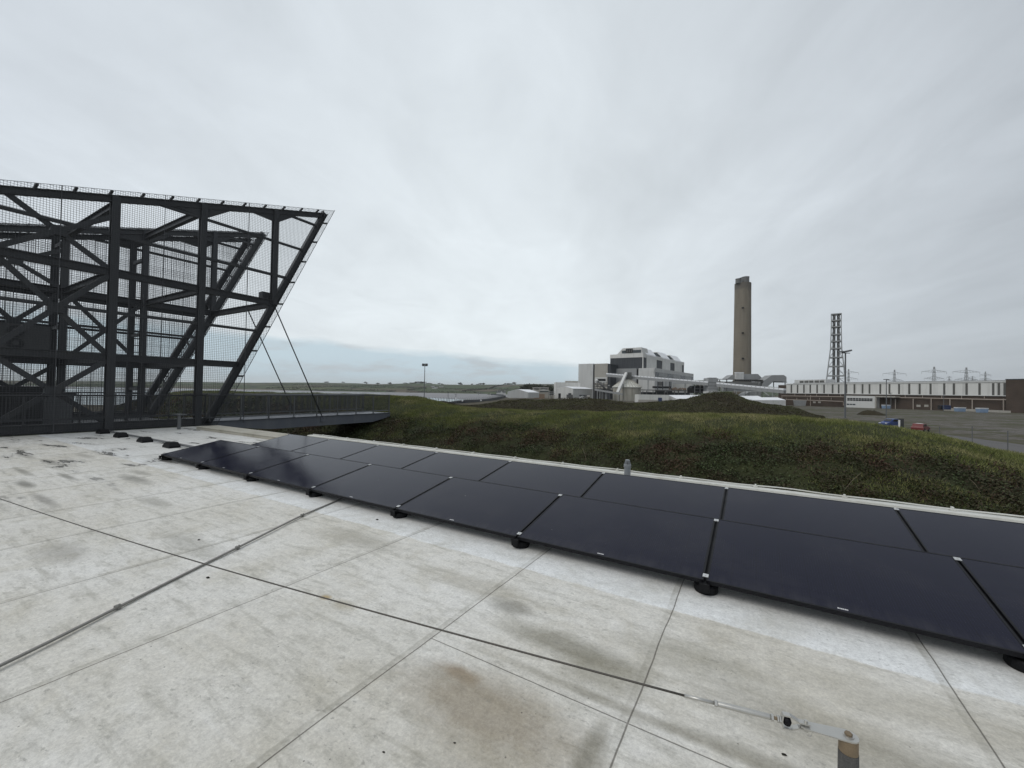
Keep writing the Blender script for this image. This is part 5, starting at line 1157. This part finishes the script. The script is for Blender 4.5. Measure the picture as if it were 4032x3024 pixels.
s0, s1 = hs(3339), hs(3464); za, zb3 = hz(3400, 1559), hz(3400, 1601); hbox(MB(), s0, s1, -4, -0.02, ZB, za).build('wall', M['white_paint'], t)
for k in range(9):
    for r_ in range(2):
        px = 3355+k*11.2
        for q_ in (-2.1, 2.1):
            s = hs(px+q_*0.95); zz_ = hz(3400, 1568+r_*6.0); hbox(MB(), s-0.55, s+0.55, -4.12, -4.01, zz_-1.0, zz_).build('window', M['car_glass'], t)
for px in (3353, 3365, 3377): s = hs(px); hbox(MB(), s-1, s+1, -4.12, -4.01, hz(3400, 1596), hz(3400, 1591)).build('ground_window', M['window'], t)
t = thing('garage_annexe', (*(H0+hd_*hs(3490)), GR), 'flat pale canopy with brown doors right of the white office annexe', 'canopy')
s0, s1 = hs(3465), hs(3500); hbox(MB(), s0+0.1, s1+8, -6, -0.6, hz(3480, 1564), hz(3480, 1559.5)).build('roof', M['clad_tan'], t)
hbox(MB(), s0+0.2, s0+1.2, -5.9, -5.0, ZB, hz(3480, 1564)).build('post', M['clad_tan'], t)
# cream pipe runs on posts along the hall
PR = thing('pipe_run', (*(H0+hd_*90-hb*6), GR), 'long cream painted pipe run on posts along the right part of the brick hall', 'pipe run', 'cream pipe runs along the brick hall')
def hpt(px, py, b):
    s = hs(px); p = H0+hd_*s+hb*b; return Vector((p.x, p.y, ZZ(px, py, (H0+hd_*s).dot(Vector((FWD[0], FWD[1]))))))
MB().tube([hpt(3468, 1564, -1.5), hpt(3640, 1567.5, -1.5), hpt(3800, 1571, -1.5), hpt(3968, 1574.5, -1.5)], 0.32, 8).build('pipe', M['cream_pipe'], PR)
for px in (3531, 3601, 3672, 3746, 3834, 3957): a = hpt(px, 1570, -1.5); MB().bar((a.x, a.y, -7.2), a, 0.45, 0.45).build('post', M['cream_pipe'], PR)
for px in (3568, 3636, 3712, 3790, 3880): a = hpt(px, 1569, -1.0); MB().bar(a, (a.x, a.y, ZM-0.3), 0.3, 0.3).build('hanger', M['cream_pipe'], PR)
t = thing('pipe_run', (*(H0+hd_*30-hb*6), GR), 'two-level cream pipe run in front of the left part of the brick hall', 'pipe run', 'cream pipe runs along the brick hall')
MB().tube([hpt(3088, 1559, -3), hpt(3200, 1560.5, -3), hpt(3332, 1563, -3)], 0.32, 8).build('pipe', M['cream_pipe'], t); MB().tube([hpt(3108, 1573.5, -4), hpt(3200, 1576, -4), hpt(3334, 1581, -4), hpt(3335, 1596, -4)], 0.30, 8).build('pipe', M['cream_pipe'], t)
for px in (3088, 3201): a = hpt(px, 1556, -3); MB().bar((a.x, a.y, -7.8), a, 0.4, 0.4).build('post', M['cream_pipe'], t)
for px in (3136, 3178, 3222, 3268, 3317): a = hpt(px, 1561, -2); MB().bar(a, (a.x, a.y, ZM-0.3), 0.3, 0.3).build('hanger', M['cream_pipe'], t)
for px in (3108, 3150, 3192, 3239, 3286): a = hpt(px, 1566, -3.9); b = hpt(px, 1574, -3.9); MB().bar(a, b, 0.3, 0.3).build('drop', M['cream_pipe'], t)
for px, s_ in ((3207, 'left'), (3227, 'right'), (3617, 'left'), (3648, 'right')):
    py = 1584 if px < 3300 else 1598; a = hs(px); z_ = hz(px, py); hbox(MB(), a-1.2, a+1.2, -0.15, -0.02, z_-0.8, z_+0.8).build('vent_panel', M['clad_tan'], TH)
# containers and skips standing before the hall
def skip(px0, px1, py0, py1, lab, mat, lid, cat='skip'):
    pm = (px0+px1)/2; drop = py1-hy(pm); d = 0.0
    d = brentq(lambda d: (1.6-(gz(d)+0.05))*F/d-drop, 40, 420); a, b = XY(px0, d), XY(px1, d); f = Vector((FWD[0], FWD[1]))*2.4; zb_ = float(gz(d))+0.1; ztp = ZZ(pm, py0, d)
    t = thing('skip', (a.x, a.y, zb_), lab, cat, 'blue skips before the brick hall')
    dx = (b-a)*0.07; hgt = ztp-zb_
    MB().add([(a+dx).to_tuple()+(zb_,), (b-dx).to_tuple()+(zb_,), (b-dx+f).to_tuple()+(zb_,), (a+dx+f).to_tuple()+(zb_,), a.to_tuple()+(ztp-hgt*.22,), b.to_tuple()+(ztp-hgt*.22,), (b+f).to_tuple()+(ztp-hgt*.22,), (a+f).to_tuple()+(ztp-hgt*.22,)], [(3, 2, 1, 0), (4, 5, 6, 7), (0, 1, 5, 4), (1, 2, 6, 5), (2, 3, 7, 6), (3, 0, 4, 7)]).build('bin_body', M[mat], t)
    e = (b-a)*0.02; MB().prism([a-e, b+e, b+f+e, a+f-e], ztp-hgt*.215, ztp).build('lid', M[lid], t)
    for k in (0.2, 0.5, 0.8): c_ = a.lerp(b, k); n_ = Vector((FWD[0], FWD[1]))*0.06; MB().bar((c_.x-n_.x, c_.y-n_.y, zb_+0.1), (c_.x-n_.x, c_.y-n_.y, ztp-hgt*.23), 0.12, 0.12).build('rib', M[mat], t)
def brentq(f, lo, hi):
    fl = f(lo)
    for _ in range(60):
        m_ = (lo+hi)/2
        if (f(m_) > 0) == (fl > 0): lo = m_
        else: hi = m_
    return (lo+hi)/2
skip(3482, 3507, 1594, 1609, 'faded blue skip with white lid right of the white office annexe', 'skip_blue', 'skip_white')
skip(3547, 3574, 1595.5, 1609.5, 'faded blue skip with white lid left of the two small wall vents', 'skip_blue', 'skip_white')
skip(3772, 3804, 1604, 1621, 'faded blue skip with white lid right of the navy container', 'skip_blue', 'skip_white')
skip(3859, 3893, 1606.5, 1625, 'faded blue skip with white lid nearest the tall brick block', 'skip_blue', 'skip_white')
skip(3392, 3407, 1590, 1602, 'small blue skip against the white office annexe', 'skip_blue', 'skip_blue')
skip(3131, 3175, 1576, 1598, 'long pale blue-grey tank body before the left part of the brick hall', 'clad_grey', 'clad_grey', 'tank')
t = thing('navy_container', (*XY(3730, 270), -6.5), 'dark navy container against the brick hall', 'container')
pblk(3714, 3745, 270, 1596, 1613, 2.5).build('body', M['navy'], t); pblk(3704, 3713.5, 270.5, 1596.5, 1612, 2).build('open_end', M['dark_void'], t)
for k in range(6): pbar((3717+k*5, 1597, 269.9), (3717+k*5, 1612.5, 269.9), 0.15).build('rib', M['navy'], t)
# low concrete kerb along the hall
tag(MB().prism([XY(3468, 345), XY(3980, 246), XY(3980, 247.5), XY(3468, 347)], -8.2, -5.2).build('low_barrier', M['clad_tan']), 'long low pale concrete barrier along the foot of the brick hall', 'barrier')
# --- twin flue gantry tower
t = thing('twin_flue_tower', (*XY(3292, 435), GR), 'tall pale lattice tower carrying two dull grey flues', 'flue tower')
DT = 435; cT = XY(3291, DT); s_ = DT/F*DT/cT.length
lv = [(1238, 20.5), (1263, 20.0), (1288, 20.3), (1318, 21.0), (1345, 22.0), (1373, 23.0), (1408, 27.5), (1443, 32.0), (1480, 36.5), (1509, 40.0), (1560, 46)]
rt2, fw2 = Vector((RGT[0], RGT[1], 0)), Vector((FWD[0], FWD[1], 0))
rt2T = Vector((cT.y, -cT.x, 0)).normalized(); fw2T = Vector((cT.x, cT.y, 0)).normalized()
def tp(k, i, j): py, w = lv[k]; h = w*s_*0.97; z = ZZ(3291, py, DT); return Vector((cT.x, cT.y, z))+rt2T*h*i+fw2T*h*j
for i, j in ((-1, -1), (1, -1), (1, 1), (-1, 1)):
    m = MB()
    for k in range(len(lv)-1): m.bar(tp(k, i, j), tp(k+1, i, j), 0.75, 0.75)
    m.build('leg', M['steel_pale'], t)
for k in range(len(lv)-1):
    m = MB()
    for (a, b) in (((-1, -1), (1, -1)), ((1, -1), (1, 1)), ((1, 1), (-1, 1)), ((-1, 1), (-1, -1))): m.bar(tp(k, *a), tp(k, *b), 0.6, 1.0)
    m.slab([tp(k, -1, -1), tp(k, 1, -1), tp(k, 1, 1), tp(k, -1, 1)], (0, 0, -0.3)) if k < 7 else None
    m.build('platform_ring', M['steel_pale'], t)
for k in range(len(lv)-1):
    m = MB()
    for (a, b) in (((-1, -1), (1, -1)), ((1, -1), (1, 1)), ((1, 1), (-1, 1)), ((-1, 1), (-1, -1))):
        mid_ = (tp(k, *a)+tp(k, *b))/2
        m.bar(tp(k+1, *a), mid_, 0.26, 0.26); m.bar(tp(k+1, *b), mid_, 0.26, 0.26)
    m.build('bracing', M['steel_pale'], t)
for off, py in ((-8.6, 1237), (8.6, 1235)):
    c = Vector((cT.x, cT.y, 0))+rt2T*off*s_; MB().lathe(c, [(6*s_, GR), (6*s_, ZZ(3291, py, DT)), (5*s_, ZZ(3291, py, DT)+0.1)], 24).build('flue', M['flue'], t)
# --- pylons
def pylon(px, d, py_top, arms, lab, wl=10.0):
    base = XY(px, d); zt3 = ZZ(px, py_top, d); s_ = d/F
    t = thing('pylon', (base.x, base.y, GR), lab, 'pylon', 'electricity pylons behind the brick hall')
    c = Vector((base.x, base.y, 0)); zz_ = np.linspace(GR, zt3, 12)
    wd = lambda z: (wl*s_)*(0.18+0.82*((zt3-z)/(zt3-GR))**0.7)*0.8
    m = MB(); cs = ((-1, -1), (1, -1), (1, 1), (-1, 1))
    pnt = lambda z, i, j: c+rt2*wd(z)*i*0.75+fw2*wd(z)*j*0.75+Vector((0, 0, z))
    for a, b in zip(zz_[:-1], zz_[1:]):
        for n_ in range(4):
            i, j = cs[n_]; i2, j2 = cs[(n_+1) % 4]
            m.bar(pnt(a, i, j), pnt(b, i, j), 0.30, 0.30); m.bar(pnt(a, i, j), pnt(b, i2, j2), 0.16, 0.16); m.bar(pnt(a, i2, j2), pnt(b, i, j), 0.16, 0.16); m.bar(pnt(b, i, j), pnt(b, i2, j2), 0.16, 0.16)
    m.build('lattice_body', M['steel_pale'], t)
    for (py, half) in arms:
        z = ZZ(px, py, d)
        for sg in (-1, 1):
            tip = c+rt2*half*s_*sg+Vector((0, 0, z+0.2)); m = MB()
            for j in (-1, 1):
                m.bar(pnt(z-0.6, sg, j), tip, 0.22, 0.22); m.bar(pnt(z+2.2, sg, j), tip, 0.18, 0.18)
            for f_ in (0.25, 0.5, 0.75):
                a = pnt(z-0.6, sg, -1).lerp(tip, f_); b = pnt(z+2.2, sg, -1).lerp(tip, f_-0.12); m.bar(a, b, 0.14, 0.14)
            m.bar(tip, tip-Vector((0, 0, 9*s_)), 0.16, 0.16)
            m.build('crossarm', M['steel_pale'], t)
pylon(3341, 560, 1453, [(1467, 39), (1492, 36)], 'pylon just right of the twin flue tower, left of all pylons', 8)
pylon(3522, 520, 1456, [(1472, 46), (1498, 34)], 'pylon standing left of the tallest pair of pylons', 9)
pylon(3678, 450, 1444, [(1464, 49), (1491, 39)], 'tallest pylon, with dangling insulators, left of the big pair', 11)
pylon(3737, 900, 1482, [(1486, 11), (1497, 9)], 'tiny distant pylon between the two tallest pylons', 4)
pylon(3805, 455, 1447, [(1465, 53), (1495, 45)], 'widest armed pylon, right of the tiny distant pylon', 11)
pylon(3829, 900, 1481, [(1486, 14), (1497, 12)], 'tiny distant pylon tucked against the widest pylon', 4)
pylon(3880, 620, 1463, [(1477, 22), (1494, 24)], 'thin pylon at the far right of the row', 6)
# --- lamps
def lamp(px, py_top, py_base, d, kind, lab, name='lamp_post'):
    base = XY(px, d); zt4 = ZZ(px, py_top, d); zb_ = min(float(gz(d)), ZZ(px, py_base, d))-0.2
    t = thing(name, (base.x, base.y, zb_), lab, 'lamp post'); k = d/F
    MB().tube([(base.x, base.y, zb_), (base.x, base.y, zt4)], [0.28, 0.2] if kind == 'big' else [0.16, 0.11], 8).build('column', M['lamp_steel'], t)
    top_ = Vector((base.x, base.y, zt4))
    if kind == 'flood2':
        MB().bar(top_-rt2*1.0, top_+rt2*1.0, 0.15, 0.15).build('crossbar', M['lamp_steel'], t)
        for sg in (-1, 1): MB().box(top_+rt2*sg*0.55+Vector((0, 0, 0.45)), (0.95, 0.5, 0.75), math.atan2(RGT[1], RGT[0]), -0.3).build('floodlight', M['dark_box'], t)
    elif kind == 'big':
        MB().bar(top_-rt2*1.7+Vector((0, 0, -.1)), top_+rt2*1.4+Vector((0, 0, -.1)), 0.25, 0.2).build('crossbar', M['lamp_steel'], t)
        MB().box(top_+rt2*0.5+Vector((0, 0, 0.5)), (2.4, 1.2, 0.5), math.atan2(RGT[1], RGT[0]), 0, -0.25).build('floodlight', M['galv'], t)
        MB().box(top_-rt2*1.0+Vector((0, 0, 0.35)), (1.2, 0.9, 0.4), math.atan2(RGT[1], RGT[0])).build('floodlight', M['galv'], t)
    elif kind == 'twin':
        for sg in (-1, 1): MB().box(top_+rt2*sg*0.55+Vector((0, 0, 0.05)), (0.85, 0.35, 0.18), math.atan2(RGT[1], RGT[0]), 0, 0.2*sg).build('lantern', M['dark_box'], t)
    else:
        MB().box(top_+rt2*0.3+Vector((0, 0, 0.05)), (0.9, 0.35, 0.2), math.atan2(RGT[1], RGT[0])).build('lantern', M['galv'], t)
    return t
lamp(1671, 1441, 1590, 150, 'flood2', 'tall slim mast with two floodlights rising against the sky over the bay', 'floodlight_mast')
lamp(3328, 1389, 1648, 132, 'big', 'tall grey mast with tilted floodlights beside the twin flue tower', 'floodlight_mast')
lamp(3490, 1495, 1645, 140, 'twin', 'slim lamp post with two dark lanterns rising behind the blue car')
lamp(3508, 1548, 1612, 245, 'one', 'short thin lamp post right of the white office annexe')
lamp(3716, 1536, 1616, 245, 'one', 'thin lamp post in front of the navy container')
lamp(1765, 1546, 1592, 215, 'one', 'thin lamp post standing against the bay beyond the mounds')
# --- shore fence, sea wall, sign
SW = [(1700, 205, 1601), (1760, 222, 1594), (1826, 245, 1584.5), (1889, 296, 1581), (1930, 350, 1575.5), (1961, 430, 1569), (1990, 560, 1561), (1975, 760, 1556), (1930, 900, 1553)]
m = MB()
for (a, b) in zip(SW[:-1], SW[1:]):
    pa, pb = P(a[0], a[2], a[1]), P(b[0], b[2], b[1]); m.bar(pa+Vector((0, 0, 0.2)), pb+Vector((0, 0, 0.2)), 1.2, 2.6)
tag(m.build('sea_wall', M['clad_dark']), 'low dark sea wall curving along the edge of the bay', 'sea wall')
FN = [(1625, 128, 1583), (1680, 158, 1582), (1740, 190, 1580), (1826, 244, 1577), (1889, 295, 1573), (1930, 349, 1568.5), (1961, 428, 1563.5), (1985, 540, 1558.5)]
t = thing('shore_fence', (*XY(1700, 165), -7), 'line of cranked grey fence posts along the shore of the bay', 'fence')
fp = [P(px, py, d) for px, d, py in FN]; seg = [0]
for a, b in zip(fp[:-1], fp[1:]): seg.append(seg[-1]+(b-a).length)
def on_f(s):
    for k in range(len(seg)-1):
        if s <= seg[k+1]: return fp[k].lerp(fp[k+1], (s-seg[k])/(seg[k+1]-seg[k]))
    return fp[-1]
s = 0.0
while s < seg[-1]:
    q_ = on_f(s); a = Vector((q_.x, q_.y, q_.z-1.8)); m = MB().bar(a, a+Vector((0, 0, 3.0)), 0.16, 0.16); m.bar(a+Vector((0, 0, 3.0)), a+Vector((0, 0, 3.55))-rt2*0.4, 0.14, 0.14); m.build('fence_post', M['lamp_steel'], t); s += 6.0
m = MB()
for h_ in (0.4, 1.1, 1.9, 2.7):
    for a, b in zip(fp[:-1], fp[1:]): m.bar(a+Vector((0, 0, h_-1.8)), b+Vector((0, 0, h_-1.8)), 0.03, 0.03)
m.build('fence_wire', M['lamp_steel'], t)
t = thing('diamond_sign', (*XY(1795, 222), -7), 'white diamond shaped sign on a post at the edge of the bay', 'sign')
q_ = P(1795, 1568.5, 222); h_ = 4.0*222/F; MB().slab([q_+rt2*h_, q_+Vector((0, 0, h_)), q_-rt2*h_, q_-Vector((0, 0, h_))], (fw2.x*0.06, fw2.y*0.06, 0)).build('sign_face', M['sign'], t)
q2 = q_+fw2*0.15; MB().bar((q2.x, q2.y, -8), (q2.x, q2.y, q_.z+2.4), 0.18, 0.18).build('post', M['lamp_steel'], t)
MB().bar(q2+Vector((0, 0, 2.2))-rt2*0.9, q2+Vector((0, 0, 2.2))+rt2*0.2, 0.12, 0.12).build('bracket_arm', M['lamp_steel'], t)
for px, py, lab in ((1821, 1577.5, 'small white marker board on the dark sea wall'), (1894, 1576.5, 'tiny white marker further along the dark sea wall')):
    q_ = P(px, py, 240 if px < 1850 else 285); tag(MB().tube([q_-fw2*0.4, q_-fw2*0.3], 0.5, 14).build('marker_board', M['sign']), lab, 'marker')
# --- houses beyond the bay
def cottage(px0, px1, py_e, py_r, py_b, d, lab, gable=True, zb_=None):
    zb_ = ZZ((px0+px1)/2, py_b, d)-2 if zb_ is None else zb_
    t = thing('white_cottage', (*XY((px0+px1)/2, d), zb_), lab, 'cottage', 'white cottages across the bay')
    blk(px0, px1, d, py_e, zb_, 8).build('wall', M['white_paint'], t)
    a, b = P(px0-0.4, py_e, d-0.5), P(px1+0.4, py_e, d-0.5); hgt = (py_e-py_r)*d/F; f = fw2
    m = MB(); m.slab([a+Vector((0, 0, .02)), a+f*4.5+Vector((0, 0, hgt)), a+f*9+Vector((0, 0, .02))], b-a); m.build('roof', M['slate'], t)
    if gable:
        c = P((px0*0.45+px1*0.55), py_e, d-1.0); w_ = (px1-px0)*d/F*0.12; MB().slab([c-rt2*w_-Vector((0, 0, 5)), c-rt2*w_, c+Vector((0, 0, hgt*1.05)), c+rt2*w_, c+rt2*w_-Vector((0, 0, 5))], f*6).build('front_gable', M['white_paint'], t)
    for fr in (0.1, 0.9): c = a.lerp(b, fr)+f*4.5; MB().box(c+Vector((0, 0, hgt+0.4)), (1.2, 1.0, 2.0)).build('chimney_stack', M['clad_tan'], t)
cottage(1955, 1991, 1546, 1540.5, 1552, 820, 'white cottage with dark roof at the near end of the far shore')
cottage(1880, 1887, 1551, 1548.5, 1553, 950, 'tiny white cottage alone by the far shore', False)
cottage(1918, 1932, 1553, 1551.5, 1556, 800, 'low white hut on the far shore left of the dark roofed cottage', False)
for px0, px1, pe, pr, pb, lab in ((1709, 1722, 1525, 1522, 1530, 'white farmhouse in the middle of the far fields'), (1700, 1708, 1527, 1525, 1530, 'pale small barn left of the white farmhouse'), (1730, 1744, 1521, 1518.5, 1524, 'long pale barn right above the white farmhouse'), (1696, 1709, 1520, 1518, 1523, 'pale barn left above the white farmhouse')):
    q_ = hill_pt((px0+px1)/2, pb); d = q_.dot(Vector((FWD[0], FWD[1], 0))); cottage(px0, px1, pe, pr, pb, d, lab, False, q_.z-1)
# --- vehicles on the worn yard
def car(px, py_b, d, L_, H_, yaw, paint, lab, name):
    base = XY(px, d); zb_ = float(gz(d))+0.15 if py_b is None else ZZ(px, py_b, d); m = Matrix.Translation((base.x, base.y, zb_)) @ Matrix.Rotation(yaw, 4, 'Z')
    t = thing(name, (base.x, base.y, zb_), lab, 'car'); T = lambda v: m @ Vector(v)
    W2 = 0.86; k = L_/4.2
    def loft(name_, prof, mat, y0, par=t):
        mb = MB(); n = len(prof); mb.slab([T((x*k, -y0, z*H_/1.5)) for x, z in prof], (m.to_3x3() @ Vector((0, 2*y0, 0)))); return mb.build(name_, mat, par)
    body = loft('body', [(-2.1, .35), (-2.08, .75), (-1.95, .95), (-0.9, 1.0), (1.0, 0.98), (1.75, .82), (2.08, .68), (2.1, .35)], M[paint], W2)
    loft('cabin', [(-1.85, .96), (-1.45, 1.42), (-1.2, 1.50), (0.05, 1.50), (0.35, 1.42), (1.05, .99)], M[paint], W2-0.12)
    loft('side_windows', [(-1.5, 1.0), (-1.28, 1.36), (0.05, 1.40), (0.62, 1.02)], M['car_glass'], W2-0.10)
    mb = MB(); mb.slab([T((1.0*k, -0.62, 1.03*H_/1.5)), T((0.42*k, -0.60, 1.41*H_/1.5)), T((0.42*k, 0.60, 1.41*H_/1.5)), T((1.0*k, 0.62, 1.03*H_/1.5))], m.to_3x3() @ Vector((0.03, 0, 0.03))); mb.build('windscreen', M['car_glass'], t)
    for x in (-1.3, 1.3):
        for y in (-W2, W2):
            a = T((x*k, y*0.82, .32)); b = T((x*k, y*1.02, .32)); w = MB().tube([a, b], .32, 18).build('wheel', M['tyre'], t); MB().tube([b, b+(b-a)*0.06], .18, 12).build('rim', M['galv'], w)
    for y in (-.6, .6): MB().box(T((2.07*k, y, .72*H_/1.5)), (0.2, 0.3, 0.16), yaw).build('headlight', M['white_gloss'], t)
    return t, T
yaw = math.atan2(RGT[1], RGT[0])
t, T = car(3508, None, 88, 4.6, 1.75, yaw+math.pi+0.25, 'car_blue', 'bright blue car parked on the yard beyond the grass bank', 'parked_car')
t, T = car(3625, None, 76, 3.4, 1.45, yaw+0.5, 'car_red', 'red car with a pale roof half hidden behind the grass bank', 'parked_car')
MB().slab([T((-1.0, -.4, 1.52*1.45/1.5)), T((-0.1, -.4, 1.52*1.45/1.5)), T((-0.1, .4, 1.52*1.45/1.5)), T((-1.0, .4, 1.52*1.45/1.5))], (0, 0, 0.04)).build('pale_roof_panel', M['white_gloss'], t)
q_ = XY(3541, 85.5); t = thing('white_barrier_post', (q_.x, q_.y, float(gz(85.5))), 'white post with a dark panel standing at the right of the blue car', 'post')
zq = float(gz(85.5)); MB().prism([(q_.x-.13, q_.y-.13), (q_.x+.13, q_.y-.13), (q_.x+.13, q_.y+.13), (q_.x-.13, q_.y+.13)], zq, zq+1.75).build('post', M['white_gloss'], t)
q_ = XY(3549, 86.3); MB().prism([(q_.x-.4, q_.y-.1), (q_.x+.4, q_.y-.1), (q_.x+.4, q_.y+.1), (q_.x-.4, q_.y+.1)], zq, zq+2.0).build('dark_panel', M['dark_box'], t)
# a heap of spoil on the yard and the thin fence by the road
hc = XY(3430, 165); zc = float(gz(165)); m = MB(); rr = random.Random(3); prof = [(5.2, -0.6), (4.0, .5), (2.4, 1.3), (0.8, 1.75)]
m.lathe((hc.x, hc.y, zc), prof, 22); m.v = [Vector((v.x+rr.uniform(-.35, .35), v.y+rr.uniform(-.35, .35), v.z+rr.uniform(-.25, .25))) for v in m.v]
tag(m.build('spoil_heap', M['mound_soil'], None, True), 'low dark heap of spoil on the yard before the white office annexe', 'heap')
t = thing('road_fence', (*XY(3850, 40), -4.5), 'thin sagging wire fence on spindly posts beyond the right end of the bank', 'fence')
fpts = [(3700, 52, 1702, 1680), (3828, 47, 1712, 1678), (3968, 43, 1752, 1696), (4110, 40, 1790, 1715)]; tops = []
for px, d, pb, pt_ in fpts:
    a = XY(px, d); zt5 = ZZ(px, pt_, d); zb_ = float(gz(d))-0.3; MB().bar((a.x, a.y, zb_), (a.x, a.y, zt5), 0.06, 0.06).build('fence_post', M['lamp_steel'], t); tops.append(Vector((a.x, a.y, zt5)))
m = MB()
for k in (0.05, 0.5, 0.95, 1.4): 
    for a, b in zip(tops[:-1], tops[1:]): mid_ = (a+b)/2-Vector((0, 0, .12)); m.bar(a-Vector((0, 0, k)), mid_-Vector((0, 0, k)), 0.012, 0.012); m.bar(mid_-Vector((0, 0, k)), b-Vector((0, 0, k)), 0.012, 0.012)
m.build('fence_wire', M['lamp_steel'], t)
tag(px_sheet('road', [(3650, 58), (4300, 38), (4300, 47), (3650, 72)], -4.42, M['road']), kind='structure')
# ------------------------------------------------------------------ air: thin haze round the whole place
def make_haze():
    m = bpy.data.materials.new('thin sea haze'); m.use_nodes = True; t = NT(m.node_tree); t.n.clear()
    v = t.new('ShaderNodeVolumePrincipled'); v.inputs['Color'].default_value = (0.93, 0.95, 0.97, 1); v.inputs['Density'].default_value = 0.00006; v.inputs['Anisotropy'].default_value = 0.1
    o = t.new('ShaderNodeOutputMaterial'); t.l.new(v.outputs[0], o.inputs['Volume'])
    c = FWD*1500
    b = MB(); b.box((float(c[0]), float(c[1]), 84.0), (17000, 17000, 204.0)); ob = b.build('haze', m); tag(ob, kind='stuff')
make_haze()
S.cycles.volume_bounces = 0
